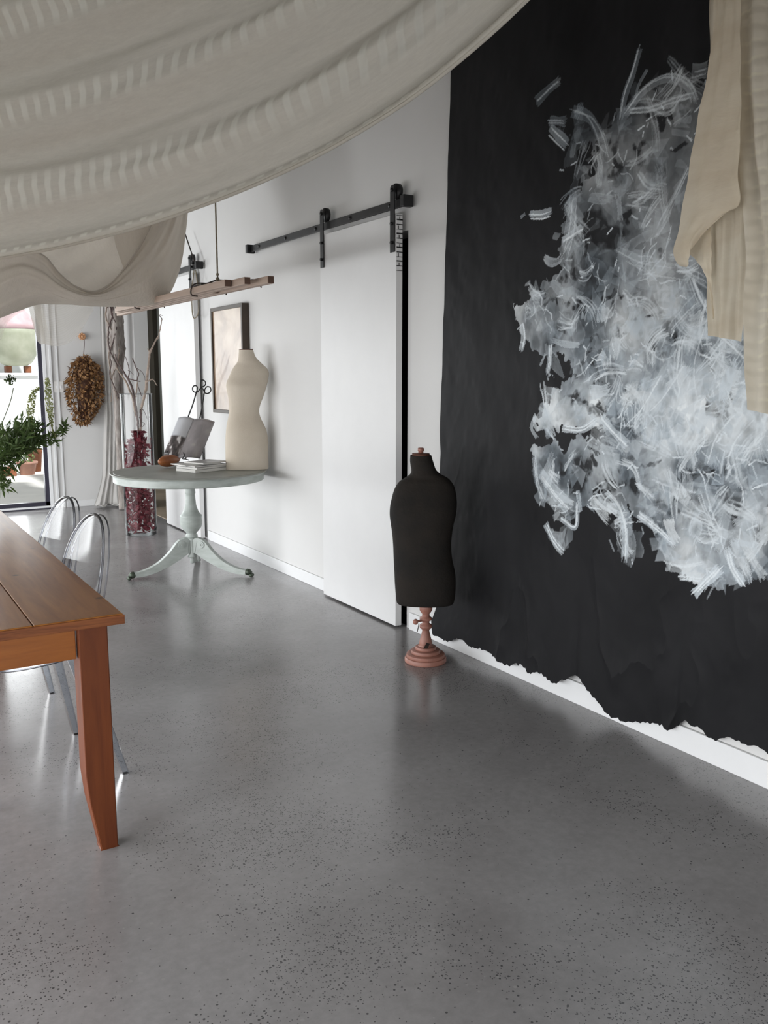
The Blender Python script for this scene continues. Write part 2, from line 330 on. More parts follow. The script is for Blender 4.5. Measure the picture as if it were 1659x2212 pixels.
# ------------------------------------------------------------------ room shell
boxes('floor', 'concrete', [((XL-.2, YF-.2, -.1), (W+.02, YB+.0, 0))], kind='structure')
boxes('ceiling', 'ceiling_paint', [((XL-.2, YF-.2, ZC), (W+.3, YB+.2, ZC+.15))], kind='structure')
O1 = (4.17, 5.02, 2.232); O2 = (8.33, 9.532, 2.14)   # doorways in the right wall
boxes('wall_right', 'wall_paint', [((W, YF, 0), (W+.15, O1[0], ZC)), ((W, O1[0], O1[2]), (W+.15, O1[1], ZC)), ((W, O1[1], 0), (W+.15, O2[0], ZC)),
      ((W, O2[0], O2[2]), (W+.15, O2[1], ZC)), ((W, O2[1], 0), (W+.15, YB+.15, ZC))], kind='structure')
GX0, GX1, GZ = -1.2, 1.875, 2.35      # glazed opening in the back wall
boxes('wall_back', 'wall_paint', [((GX1, YB, 0), (W, YB+.15, ZC)), ((GX0, YB, GZ), (GX1, YB+.15, ZC)), ((XL, YB, 0), (GX0, YB+.15, ZC))], kind='structure')
LWN = [(-.9, 9.4)]
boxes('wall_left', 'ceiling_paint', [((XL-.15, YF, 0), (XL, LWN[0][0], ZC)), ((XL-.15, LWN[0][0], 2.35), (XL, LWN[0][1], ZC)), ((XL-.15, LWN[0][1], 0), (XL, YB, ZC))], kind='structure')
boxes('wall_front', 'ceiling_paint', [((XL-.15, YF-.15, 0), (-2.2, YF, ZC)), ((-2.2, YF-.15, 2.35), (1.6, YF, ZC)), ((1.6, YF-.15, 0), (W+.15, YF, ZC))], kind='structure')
# recesses behind the two sliding doors
boxes('dark_recess_panels', 'unlit_room_black', [((W+.15, O1[0]-.12, -.1), (W+.17, O1[1]+.12, O1[2]+.12)), ((W+.02, O1[0]-.05, -.05), (W+.16, O1[1]+.05, .002)), ((W+.005, O1[0]-.0, 0), (W+.15, O1[0]+.003, O1[2]))], kind='structure')  # black panels put the darkness of the unlit room into colour
boxes('trim_2', 'corridor_board', [((W+.9, 8.3, 0), (W+.95, 12.2, 2.6)), ((W+.15, 12.1, 0), (W+.9, 12.2, 2.6)), ((W+.15, 8.3, 2.5), (W+.9, 12.2, 2.6)), ((W+.15, 8.25, 0), (W+.95, 8.3, 2.6))], kind='structure')
boxes('trim_3', 'corridor_timber', [((W+.84, 11.62, 0), (W+.899, 11.98, 2.5))], kind='structure')
boxes('trim_4', 'corridor_floor', [((W+.02, 8.3, -.1), (W+.9, 12.2, .004))], kind='structure')
# baseboards
def bb(name, lst):
    boxes(name, 'trim_paint', lst, bevel=.003, kind='structure')
bb('baseboard_right', [((W-.014, YF, 0), (W, O1[0]-.045, .10)), ((W-.014, O1[1]+.16, 0), (W, 7.42, .085)), ((W-.014, O2[1]+.06, 0), (W, YB, .085))])
bb('baseboard_back', [((GX1+.16, YB-.012, 0), (W-.02, YB, .07))])
boxes('trim_5', 'trim_paint', [((GX1+.055, YB-.02, 0), (GX1+.075, YB, GZ+.06)), ((GX1+.13, YB-.012, 0), (GX1+.142, YB, GZ+.3))], kind='structure')

# glazed back door
g = MB().box((GX0+.06, YB+.05, .06), (GX1-.055, YB+.056, GZ-.05)).build('window_1', 'window_glass', smooth=False, kind='structure')
boxes('window_1_frame', 'dark_frame', [((GX1-.055, YB+.02, .02), (GX1-.012, YB+.08, GZ)), ((GX0, YB+.02, .03), (GX1-.012, YB+.08, .075)), ((GX0, YB+.02, GZ-.05), (GX1-.012, YB+.08, GZ)),
      ((GX0, YB+.02, 0), (GX0+.05, YB+.08, GZ)), ((GX0, YB-.02, .0), (GX1+.02, YB+.0, .012))], kind='structure')
boxes('window_1_casing', 'white_frame', [((GX1-.012, YB-.006, 0), (GX1+.02, YB+.10, GZ)), ((GX0, YB-.004, .012), (GX1, YB+.02, .032))], kind='structure')

# garden beyond the glass
boxes('ground', 'paving', [((-12, YB+.15, -.14), (14, 30, -.04))], kind='structure')
boxes('exterior_wall', 'garden_wall', [((-10, 16, -.04), (10, 16.3, 4.2))], kind='structure')
def setloc(x, y): return (x, y, 0)
lw_ = boxes('garden_ledge', 'garden_wall', [((-1.2, 15.05, -.04), (3.4, 15.6, 1.44)), ((-1.24, 15.01, 1.44), (3.44, 15.64, 1.49))], bevel=.01)
setp(lw_, 'low white rendered garden wall behind the glass, carrying the round urn', 'garden wall')
ux, uz = ony(35, 790, 15.32)[0], 1.49
t = thing('garden_urn', 'big round greenish urn with pink conical top on the white garden wall', 'urn', (ux, 15.32, uz))
for dx in (-.17, .12): boxes('foot', 'rust', [((ux+dx, 15.22, uz), (ux+dx+.09, 15.42, uz+.11))], t, bevel=.01)
MB().lathe([(.13, .11), (.17, .115), (.25, .17), (.32, .29), (.36, .44), (.385, .60), (.39, .68), (.37, .69)], (ux, 15.32, uz), 40).build('bowl', 'glazed_stone', t)
MB().lathe([(.39, .685), (.34, .78), (.27, .89), (.18, .99), (.155, 1.04), (.14, 1.06), (.06, 1.08)], (ux, 15.32, uz), 40).build('lid', 'pink_glaze', t)
def pot(px, py, y, r, h, mat, label, plant=True, name='terracotta_pot'):
    p = ony(px, py, y); zz = -.04; t = thing(name, label, 'plant pot', (p[0], y, zz))
    MB().lathe([(r*.68, 0), (r*.9, h*.8), (r*1.03, h*.82), (r*1.05, h), (r*.92, h), (r*.86, h*.85)], (p[0], y, zz), 24).build('pot', mat, t)
    if plant:
        b = MB()
        for i in range(70):
            a, q = random.uniform(0, 2*pi), random.uniform(0, 1); rr = r*.9*q
            leaf(b, (p[0]+rr*cos(a), y+rr*sin(a), zz+h+random.uniform(0, h*1.1)), random.uniform(.04, .09), .015)
        b.build('foliage', 'garden_foliage', t)
def leaf(b, c, l, w, d=None, mi=0):
    d = np.array(d, float) if d is not None else rng.normal(size=3); d /= np.linalg.norm(d)+1e-9
    s = np.cross(d, rng.normal(size=3)); s /= np.linalg.norm(s)+1e-9; n = np.cross(d, s); c = np.array(c)
    b.add([c, c+d*l*.4+s*w, c+d*l+n*w*.6, c+d*l*.4-s*w], [(0, 1, 2), (0, 2, 3)], mi)
pot(58, 1000, 14.2, .15, .20, 'terracotta', 'terracotta pot beside the paved edge outside the glass, lower right in the opening')
pot(74, 965, 14.6, .12, .36, 'rust', 'tall rusty pot standing behind the terracotta pot in the garden')
p_ = onz(16, 1028, -.04)
boxes('planter_box', 'rust', [((p_[0]-.5, p_[1]-.1, -.04), (p_[0]+.12, p_[1]+.15, .09))], bevel=.01)
setp(bpy.data.objects['planter_box'], 'low rust brown planter lying on the pale paving outside', 'planter')

# ------------------------------------------------------------------ sliding doors and rails
def rail_set(y0, y1, zc, name_label, x=W-.045):
    t = thing('door_rail', name_label, 'door rail', (x, y0, zc))
    boxes('bar', 'black_steel', [((x-.006, y0, zc-.022), (x+.006, y1, zc+.022))], t, bevel=.001)
    n = 5
    for i in range(n):
        y = y0+.18+(y1-y0-.36)*i/(n-1); b = MB()
        b.tube([(x-.012, y, zc), (W, y, zc)], .010, 10); b.build('standoff', 'black_steel', t)
    for y, s in ((y0+.012, 1), (y1-.012, -1)):
        boxes('end_stop', 'black_steel', [((x-.035, y-.018, zc-.03), (x+.03, y+.018, zc+.03))], t, bevel=.003)
    return t
RX = W-.045
def sliding_door(name, y0, y1, ztop, zr, hy, twine=False):
    x0, x1 = W-.068, W-.027
    d = boxes(name, 'door_paint', [((x0, y0, .012), (x1, y1, ztop))], bevel=.002, kind='structure')
    for y in hy:
        h = MB(); w = .022; xf = x0-.003
        # strap: down over the door face, rounded above the wheel
        pr = [(y-w, ztop-.20), (y+w, ztop-.20)]+[(y+w*cos(a), zr+.075+w*sin(a)) for a in np.linspace(0, pi, 9)]
        k = len(pr); h.add([(xf-.005, a, b) for a, b in pr]+[(xf, a, b) for a, b in pr], [tuple(range(k)), tuple(range(2*k-1, k-1, -1))]+[(i, k+i, k+(i+1) % k, (i+1) % k) for i in range(k)])
        ho = h.build('hanger_strap', 'black_steel', d, smooth=False)
        w_ = MB(); w_.tube([(RX-.012, y, zr+.065), (RX+.012, y, zr+.065)], .042, 24); w_.build('wheel', 'black_steel', ho)
        for z in (ztop-.05, ztop-.15): MB().tube([(xf-.016, y, z), (xf, y, z)], .009, 8).build('bolt', 'black_steel', ho)
        MB().tube([(xf-.013, y, zr+.07), (xf, y, zr+.07)], .010, 8).build('bolt', 'black_steel', ho)
    if twine:
        b = MB()
        for i, z in enumerate(np.linspace(ztop-.30, ztop-.01, 13)):
            dz = random.uniform(-.008, .012); b.box((x0+.002, y0-.0015, z), (x1, y0+.0005, z+.003+.002*(i % 3)))
            if i % 2: b.box((x0+.012+.004*(i % 3), y0-.0015, z), (x0+.016+.004*(i % 3), y0+.0005, z+.02))
        b.build('edge_scribble', 'black_steel', d, smooth=False)
    return d
sliding_door('door_1', 4.185, 5.085, 2.315, 2.37, (4.215, 5.045), twine=True)
rail_set(4.10, 6.25, 2.37, 'black steel sliding-door rail above the nearer white door')
sliding_door('door_2', 7.457, 8.425, 2.315, 2.37, (7.50, 8.36))
rail_set(7.33, 9.95, 2.37, 'black steel sliding-door rail further along, partly behind the beige swag')
t = thing('cord', 'pale loop of cord hanging from the end of the further door rail', 'cord', (W-.09, 7.36, 2.3))
MB().tube(cr([(W-.085, 7.36, 2.33), (W-.09, 7.42, 2.15), (W-.09, 7.38, 1.93), (W-.085, 7.30, 1.96), (W-.085, 7.27, 2.10), (W-.075, 7.35, 2.33)], 40), .005, 6).build('loop', 'rope', t)
MB().tube(cr([(W-.08, 7.36, 2.40), tuple(onx(400, 505, W-.08))], 10), .006, 6).build('strut', 'wire_dark', t)

# ------------------------------------------------------------------ black painted canvas
def build_canvas():
    y0, y1 = 1.45, 3.80; zt = 3.45; step = .0030
    ny, nz = int((y1-y0)/step), int((zt-.05)/step)
    Y = np.linspace(y1, y0, ny); xc = W-.03
    edge = [(938, 1370), (955, 1378), (975, 1388), (1000, 1381), (1012, 1388), (1022, 1398), (1050, 1405), (1075, 1420), (1096, 1437), (1118, 1433), (1135, 1438), (1152, 1452), (1175, 1449), (1203, 1474), (1225, 1466), (1247, 1456), (1262, 1466), (1290, 1502), (1330, 1547), (1343, 1550), (1347, 1558), (1395, 1560), (1425, 1560), (1448, 1579), (1470, 1562), (1484, 1555), (1512, 1570), (1548, 1599), (1575, 1588), (1600, 1603), (1640, 1612), (1659, 1624), (1760, 1660), (1990, 1800)]
    e = np.array([onx(px, py, xc)[[1, 2]] for px, py in edge]); e = e[np.argsort(e[:, 0])]
    zb = np.interp(Y, e[:, 0], e[:, 1])
    zb = zb+.004*np.interp(np.arange(ny), np.arange(0, ny, 4), rng.normal(size=len(np.arange(0, ny, 4))))
    # nominal rows; the lowest part stretches to the torn hem
    Zn = np.linspace(0, 1, nz)
    Z = zb[None, :]+(zt-zb[None, :])*Zn[:, None]
    # left edge waviness
    le = np.interp(Z[:, 0], [0, .12, .3, .45, 1.2, 3.4], [.035, .055, -.02, .0, .0, -.075]); fade = np.clip((Y-(y1-.5))/.5, 0, 1)
    YY = Y[None, :]+le[:, None]*fade[None, :]
    def sn(ky, kz, oct=4):
        A = np.zeros((nz, ny)); amp = 1
        for o in range(oct):
            gy, gz = int(ky*2**o)+3, int(kz*2**o)+3; R = rng.normal(size=(gz, gy))
            iy = np.linspace(0, gy-2.001, ny); iz = np.linspace(0, gz-2.001, nz); a, b_ = iy.astype(int), iz.astype(int); fy, fz = iy-a, iz-b_
            fy = fy*fy*(3-2*fy); fz = fz*fz*(3-2*fz)
            r0 = R[b_][:, a]*(1-fy)+R[b_][:, a+1]*fy; r1 = R[b_+1][:, a]*(1-fy)+R[b_+1][:, a+1]*fy
            A += amp*(r0*(1-fz)[:, None]+r1*fz[:, None]); amp *= .5
        return A
    low = np.clip((1.15-Z)/1.15, 0, 1)**1.3
    fold = sn(5, 2, 3); crease = 1-np.abs(sn(6, 5, 4)); crease = np.clip(crease, 0, 1)**3
    X = xc-.004-low*(.012*fold+.012)-low*.012*crease-.0015*sn(20, 20, 3)
    nick = np.exp(-((Y[None, :]-2.19)/.02)**2)*np.clip((.55-Z)/.55, 0, 1)+np.exp(-((Y[None, :]-2.735)/.02)**2)*np.clip((.5-Z)/.5, 0, 1)
    X = X+.018*nick; X = np.clip(X, W-.09, W-.018)
    # ---- paint
    A = None; Vb = None; Bl = None
    def cell(yy, zz):
        j = (y1-yy)/(y1-y0)*(ny-1); jj = np.clip(j.astype(int), 0, ny-1); i = (zz-zb[jj])/(zt-zb[jj])*(nz-1); return i, j
    def ribbon(P, w, al, br, bl, streak=.6, fray=.0, cut=.2, tapers=False, hollow=0.):
        """dragged dry-brush ribbon: P centre line (y,z), w half width"""
        Lg = np.linalg.norm(np.diff(P, axis=0), axis=1).sum(); n = int(max(6, Lg/step*1.5)); C = cr(P, n)
        T = np.gradient(C, axis=0); T /= np.linalg.norm(T, axis=1)[:, None]+1e-9; Nn = np.c_[-T[:, 1], T[:, 0]]
        m_ = int(max(4, 2*w/step*1.6)); q = np.linspace(-1, 1, m_)
        s_ = np.linspace(0, 1, n)
        wv = np.full(n, w)
        if tapers: wv = w*np.clip(np.sin(pi*(s_*.9+.05)), .12, 1)
        wv = wv*(1+.18*np.sin(s_*rng.uniform(3, 9)+rng.uniform(0, 6)))
        pos = C[:, None, :]+Nn[:, None, :]*(q[None, :, None]*wv[:, None, None])
        nb = max(4, m_); br_s = rng.random(nb)**1.0; br_s = np.interp(np.linspace(0, nb-1, m_), np.arange(nb), br_s)
        brv = 1-streak*br_s[None, :]*np.clip(.4+.9*s_[:, None]+.35*np.interp(s_, np.linspace(0, 1, 7), rng.normal(size=7))[:, None], 0, 1.3)
        ends = rng.uniform(0, cut, size=m_); ms = (s_[:, None] > ends[None, ::-1]*.4) & (s_[:, None] < 1-ends[None, :])
        a = al*np.clip(brv, 0, 1)*ms
        if hollow: a = a*(1-hollow*np.clip(1-(np.abs(q)[None, :])**3, 0, 1))
        a = a*(1+.18*(np.abs(q)[None, :] > .9))
        i, j = cell(pos[..., 0], pos[..., 1]); i = np.rint(i).astype(int); j = np.rint(j).astype(int)
        ok = (i >= 0) & (i < nz) & (j >= 0) & (j < ny) & (a > .01)
        if ok.sum() < 3: return
        i, j, a = i[ok], j[ok], a[ok]; i0, i1, j0, j1 = i.min(), i.max()+1, j.min(), j.max()+1
        buf = np.zeros((i1-i0, j1-j0)); np.maximum.at(buf, (i-i0, j-j0), a); buf = np.clip(buf, 0, 1)
        Vs = Vb[i0:i1, j0:j1]; Vs[:] = Vs*(1-buf)+br*buf; B = Bl[i0:i1, j0:j1]; B[:] = B*(1-buf)+bl*buf
        As = A[i0:i1, j0:j1]; As[:] = As+(1-As)*buf
    pp = lambda px, py: np.array(onx(px, py, xc)[[1, 2]])
    # clusters: px, py, spread(m), count, kind
    cl = [(1420, 230, .10, 10, 'a'), (1480, 190, .07, 7, 'a'), (1350, 260, .09, 8, 'a'), (1270, 270, .07, 6, 'b'), (1440, 300, .12, 14, 'a'), (1370, 350, .12, 16, 'a'), (1300, 330, .09, 9, 'b'), (1240, 330, .05, 5, 'b'),
          (1250, 420, .07, 9, 'b'), (1340, 430, .12, 18, 'a'), (1430, 420, .12, 18, 'a'), (1250, 480, .06, 8, 'b'), (1230, 570, .10, 14, 'b'), (1310, 570, .08, 6, 'b'), (1400, 520, .12, 18, 'a'), (1440, 600, .14, 24, 'c'),
          (1160, 660, .08, 18, 'c'), (1250, 650, .12, 20, 'b'), (1340, 660, .14, 28, 'c'), (1430, 690, .14, 30, 'c'), (1500, 640, .12, 24, 'c'), (1230, 740, .12, 18, 'b'), (1320, 760, .13, 28, 'c'), (1420, 780, .14, 34, 'c'), (1520, 750, .13, 32, 'c'), (1590, 740, .10, 20, 'c'),
          (1290, 830, .10, 16, 'b'), (1380, 850, .14, 36, 'c'), (1480, 850, .14, 38, 'c'), (1570, 830, .12, 28, 'c'), (1640, 880, .1, 22, 'c'), (1200, 870, .06, 11, 'b'), (1260, 890, .05, 8, 'b'), (1180, 910, .04, 8, 'b'),
          (1340, 940, .12, 24, 'c'), (1440, 930, .14, 38, 'c'), (1540, 930, .12, 32, 'c'), (1620, 960, .11, 26, 'c'), (1310, 990, .07, 14, 'b'), (1380, 1010, .09, 16, 'b'), (1460, 1020, .11, 26, 'c'), (1560, 1030, .11, 22, 'b'), (1640, 1050, .10, 22, 'c'),
          (1190, 1040, .06, 14, 'b'), (1240, 1000, .05, 8, 'b'), (1220, 1090, .05, 10, 'b'), (1310, 1080, .05, 13, 'c'), (1340, 1120, .04, 9, 'b'), (1430, 1090, .09, 20, 'b'), (1500, 1120, .08, 18, 'b'), (1580, 1130, .10, 26, 'c'), (1640, 1140, .08, 18, 'b'),
          (1210, 1160, .03, 6, 'b'), (1360, 1180, .03, 8, 'b'), (1440, 1180, .06, 12, 'b'), (1520, 1190, .08, 20, 'b'), (1570, 1220, .07, 22, 'c'), (1630, 1200, .06, 12, 'b'), (1700, 900, .2, 60, 'c'), (1700, 1100, .15, 30, 'c'), (1750, 700, .2, 40, 'c'), (1700, 450, .2, 20, 'a')]
    # where each vertex sits among the brush marks: survey coordinates of the hanging
    dy_ = np.broadcast_to(YY, X.shape); Dx, Dy, Dz = xc+0*Z, dy_, Z-H
    dep = Dx*FWD[0]+Dy*FWD[1]+Dz*FWD[2]; PX = 829.5+F*(Dx*RGT[0]+Dy*RGT[1])/dep; PY = 1106-F*(Dx*UPV[0]+Dy*UPV[1]+Dz*UPV[2])/dep
    n1_, n2_ = sn(44, 58, 4), sn(44, 58, 4); n3_, n4_ = sn(8, 10, 3), sn(8, 10, 3)
    WX = PX+11*n1_+9*n3_; WY = PY+11*n2_+9*n4_
    outl = [(1345, 235), (1400, 190), (1450, 170), (1500, 195), (1540, 150), (1900, 100), (2050, 1330), (1640, 1250), (1560, 1235), (1490, 1240), (1440, 1205), (1415, 1140), (1370, 1125), (1352, 1165), (1322, 1085), (1290, 1075), (1262, 1120), (1200, 1095), (1165, 1060), (1155, 985), (1200, 975), (1240, 955), (1285, 975), (1303, 940), (1280, 905), (1220, 925), (1170, 930), (1155, 915), (1165, 870), (1190, 820), (1250, 830), (1230, 780), (1190, 760), (1150, 745), (1122, 720), (1115, 670), (1160, 630), (1210, 600), (1222, 540), (1240, 430), (1290, 390), (1270, 330), (1225, 300), (1220, 275), (1290, 275)]
    ins = np.zeros(PX.shape, bool)
    for (ax, ay), (bx, by) in zip(outl, outl[1:]+outl[:1]):
        if ay == by: continue
        cnd = ((ay > WY) != (by > WY)) & (WX < (bx-ax)*(WY-ay)/(by-ay)+ax); ins ^= cnd
    holes = [(1300, 492, 48, 30), (1285, 525, 30, 30), (1392, 335, 16, 34), (1245, 1040, 24, 40), (1268, 1000, 14, 18), (1326, 1055, 24, 30), (1385, 1070, 22, 30), (1362, 985, 20, 16), (1515, 1018, 32, 26), (1560, 1035, 24, 22), (1250, 872, 24, 15), (1290, 885, 22, 12), (1562, 862, 16, 24), (1592, 885, 14, 34), (1240, 590, 16, 26), (1266, 655, 12, 22), (1330, 640, 26, 9), (1330, 1165, 22, 16), (1440, 1112, 24, 18), (1500, 1088, 24, 12), (1592, 1092, 22, 20), (1628, 1165, 16, 22), (1202, 722, 14, 26), (1185, 650, 14, 10), (1332, 345, 12, 40), (1290, 305, 22, 10), (1440, 255, 46, 12), (1480, 330, 16, 12), (1262, 790, 22, 14), (1262, 470, 10, 16), (1240, 400, 16, 14), (1352, 450, 9, 20), (1430, 560, 9, 14), (1385, 690, 14, 8), (1340, 720, 10, 14), (1300, 745, 12, 8), (1468, 735, 12, 14), (1410, 765, 9, 14), (1640, 1010, 18, 16), (1225, 660, 12, 10), (1350, 860, 8, 10), (1300, 830, 10, 8), (1420, 1010, 14, 8)]
    hm = np.ones(PX.shape)
    for cx, cy, rx, ry in holes: hm *= 1-.93*np.clip(1.6-1.25*(((WX-cx)/rx)**2+((WY-cy)/ry)**2), 0, 1)
    rid = 1-np.abs(sn(34, 44, 4))*.8; rid2 = 1-np.abs(sn(16, 30, 4)); soft = sn(12, 16, 3)
    dens = np.interp(PY, [100, 250, 400, 560, 700, 850, 950, 1100, 1250], [.09, .14, .24, .32, .48, .78, .80, .62, .60])  # base paint thinned towards the top, imitating the weaker light up there
    core = np.exp(-((PX-1470)/110)**2-((PY-880)/95)**2)
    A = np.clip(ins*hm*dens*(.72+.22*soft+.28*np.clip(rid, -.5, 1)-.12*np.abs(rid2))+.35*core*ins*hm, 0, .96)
    Vb = np.clip(.80+.10*soft+.15*core, 0, 1); Bl = np.clip(.45-.35*soft-.3*core, 0, 1)
    def poly(c, pts, al, br, bl, grad=0., edge=.0):
        pts = np.array(pts); cc = pts.mean(0); ii, jj = cell(pts[:, 0], pts[:, 1]); i0, i1 = int(max(0, ii.min()-1)), int(min(nz-1, ii.max()+2)); j0, j1 = int(max(0, jj.min()-1)), int(min(ny-1, jj.max()+2))
        if i1-i0 < 2 or j1-j0 < 2: return
        yy, zz_ = dy_[i0:i1, j0:j1]+.0012*n1_[i0:i1, j0:j1], Z[i0:i1, j0:j1]+.0012*n2_[i0:i1, j0:j1]; d = np.full(yy.shape, 1e9)
        for (ay, az), (by, bz) in zip(pts, np.roll(pts, -1, 0)):
            nn = np.array([-(bz-az), by-ay]); nn /= np.linalg.norm(nn)+1e-9
            if (cc-np.array([ay, az]))@nn < 0: nn = -nn
            d = np.minimum(d, (yy-ay)*nn[0]+(zz_-az)*nn[1])
        g_ = 1-grad*np.clip((yy-cc[0])*cos(br*9)+(zz_-cc[1])*sin(br*9), -.06, .06)/.06
        buf = np.clip(np.clip(d/.003, 0, 1)*al*g_*(1+edge*np.exp(-(d/.004)**2)), 0, .97)
        Vb[i0:i1, j0:j1] = Vb[i0:i1, j0:j1]*(1-buf)+br*buf; Bl[i0:i1, j0:j1] = Bl[i0:i1, j0:j1]*(1-buf)+bl*buf
        A[i0:i1, j0:j1] += (1-A[i0:i1, j0:j1])*buf
    jobs = []
    for px, py, sp, n, k in cl:
        for _ in range(max(3, int(n*.62))): jobs.append((px, py, sp, k))
    for o in rng.permutation(len(jobs)):
        px, py, sp, k = jobs[o]; c = pp(px, py)+np.clip(rng.normal(size=2), -1.6, 1.6)*sp*.62
        th = rng.uniform(0, 2*pi); ln = rng.uniform(.06, .20)*(1.25 if k == 'a' else 1); cv = rng.normal()*.4; bend = rng.normal()*.8 if rng.random() < .15 else 0
        pts = [c+ln*q*np.array([cos(th+cv*q+(bend if q > .1 else 0)), sin(th+cv*q+(bend if q > .1 else 0))]) for q in np.linspace(-.5, .5, 6)]
        u = rng.random(); ka = np.interp(py, [150, 450, 800], [.34, .5, 1.])  # ka: upper marks made fainter, dimmer light put into the paint
        if u < .54:   # flat sheer scraps of tissue
            for _ in range(rng.integers(2, 5)):
                c_ = c+rng.normal(size=2)*.018; a0 = rng.uniform(0, 2*pi); nn = rng.integers(3, 6); r_ = rng.uniform(.02, .075); el = rng.uniform(.35, 1)
                ags = np.sort(rng.uniform(0, 2*pi, nn)) if nn > 3 else np.array([0, 2.1, 4.2])+rng.normal(size=3)*.4
                q = np.stack([cos(a0)*r_*np.cos(ags)-sin(a0)*el*r_*np.sin(ags), sin(a0)*r_*np.cos(ags)+cos(a0)*el*r_*np.sin(ags)], -1)
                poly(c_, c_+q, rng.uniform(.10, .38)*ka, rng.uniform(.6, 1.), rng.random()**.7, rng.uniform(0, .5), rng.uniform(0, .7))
        elif u < .68:   # sheer ribbon
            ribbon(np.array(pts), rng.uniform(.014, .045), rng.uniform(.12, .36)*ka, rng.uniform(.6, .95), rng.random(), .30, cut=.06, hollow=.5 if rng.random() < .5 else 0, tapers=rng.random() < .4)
        elif u < .78:  # dry-brush swatch with square ends
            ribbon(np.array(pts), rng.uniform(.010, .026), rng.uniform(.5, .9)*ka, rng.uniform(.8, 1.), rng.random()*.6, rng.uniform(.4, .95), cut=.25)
        elif u < .94:          # fibres running together
            nl = rng.integers(4, 11); w = rng.uniform(.010, .035); nv = np.array([-sin(th), cos(th)])
            for q in range(nl):
                of = rng.uniform(-1, 1)*w; fan = rng.uniform(.2, 1.4); jit = rng.normal(size=2)*.003
                pl = np.array([p+nv*of*(1+fan*(kk/5.-.5))+jit+rng.normal(size=2)*.002 for kk, p in enumerate(pts)])
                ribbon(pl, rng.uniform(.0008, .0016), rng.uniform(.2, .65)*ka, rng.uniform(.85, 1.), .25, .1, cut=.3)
        else:   # tangled single threads
            for q in range(rng.integers(2, 6)):
                a_ = rng.uniform(0, 2*pi); p_ = c+rng.normal(size=2)*.02; pl = [p_]
                for _ in range(5): a_ += rng.normal()*.35; p_ = p_+.018*np.array([cos(a_), sin(a_)]); pl.append(p_)
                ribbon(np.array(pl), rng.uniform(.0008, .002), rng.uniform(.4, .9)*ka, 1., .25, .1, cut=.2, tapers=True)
    # single strokes that stand out
    ex = [([(1160, 222), (1185, 195), (1213, 172)], .022, .30), ([(1384, 104), (1372, 150), (1350, 215), (1343, 260)], .014, .34), ([(1400, 150), (1380, 190), (1372, 225)], .006, .4), ([(1350, 250), (1390, 200), (1440, 170), (1490, 190), (1507, 225)], .018, .32), ([(1360, 240), (1410, 235), (1460, 215), (1500, 205)], .012, .35),
          ([(1495, 160), (1530, 150)], .03, .22), ([(1188, 262), (1225, 262)], .018, .3), ([(1190, 275), (1215, 300), (1228, 312)], .02, .5), ([(1236, 240), (1275, 255), (1300, 300), (1310, 340)], .020, .28), ([(1145, 462), (1172, 462), (1195, 455)], .014, .7), ([(1126, 470), (1136, 462)], .006, .6),
          ([(1240, 425), (1235, 480), (1220, 545)], .028, .42), ([(1215, 520), (1262, 490)], .014, .75), ([(1128, 700), (1132, 735), (1126, 760)], .014, .6), ([(1190, 745), (1188, 780), (1183, 812)], .011, .6), ([(1180, 765), (1168, 790)], .005, .7),
          ([(1160, 895), (1150, 925), (1163, 948)], .010, .6), ([(1165, 880), (1190, 900), (1180, 945)], .008, .5), ([(1215, 925), (1260, 928), (1292, 905)], .014, .8), ([(1300, 900), (1330, 935), (1360, 965)], .018, .9),
          ([(1155, 985), (1165, 1050), (1180, 1085)], .014, .5), ([(1170, 1020), (1200, 1060), (1235, 1100)], .03, .8), ([(1215, 1120), (1245, 1140), (1250, 1085)], .012, .7), ([(1250, 1060), (1258, 1105)], .010, .9), ([(1182, 1130), (1200, 1165), (1222, 1195)], .016, .7), ([(1310, 1060), (1335, 1090), (1352, 1150), (1352, 1215)], .013, .85),
          ([(1380, 1110), (1430, 1150), (1460, 1180)], .014, .8), ([(1440, 1215), (1480, 1225), (1530, 1215)], .03, .45), ([(1500, 1285), (1535, 1250), (1560, 1225)], .017, 1.0), ([(1610, 1262), (1585, 1225), (1570, 1180)], .014, .95), ([(1470, 1245), (1520, 1250)], .012, .6), ([(1590, 1170), (1640, 1180)], .01, .8), ([(1320, 1165), (1330, 1190)], .003, .5), ([(1425, 1180), (1450, 1215)], .004, .5),
          ([(1330, 560), (1390, 590), (1460, 600)], .05, .25), ([(1450, 800), (1400, 880), (1360, 920)], .05, .5), ([(1500, 700), (1480, 780), (1490, 860)], .07, .4), ([(1600, 900), (1560, 950), (1540, 1010)], .05, .5), ([(1530, 720), (1600, 790), (1640, 850)], .06, .4)]
    for pts, w, al in ex:
        P = np.array([pp(*p) for p in pts]); ribbon(P, w*.95, min(1, al*.8), .95, .5, .3, cut=.10)
        if w > .01:
            for q in range(2): ribbon(P+rng.normal(size=2)*w*.6, .0014, min(1, al*1.3), 1., .2, .2, cut=.3)
    for _ in range(260):   # stray flecks
        px, py, sp, k = jobs[rng.integers(len(jobs))]; c = pp(px, py)+rng.normal(size=2)*sp*1.2; d = rng.normal(size=2); d /= np.linalg.norm(d)
        ribbon(np.array([c, c+d*.01, c+d*rng.uniform(.015, .05)]), .0015, rng.uniform(.3, .8), 1., .3, .2)
    tear = sn(60, 70, 3); A = A*np.clip(1.10-.16*np.abs(tear), .6, 1); A = np.clip(A, 0, 1)
    rgb = np.zeros((nz, ny, 4)); rgb[..., 3] = 1
    dk = np.array([.0135, .0135, .0148]); cb = np.array([.42, .50, .57]); cw = np.array([.80, .84, .86])
    tone = np.clip(Vb, 0, 1)[..., None]*(cb*Bl[..., None]+cw*(1-Bl[..., None]))
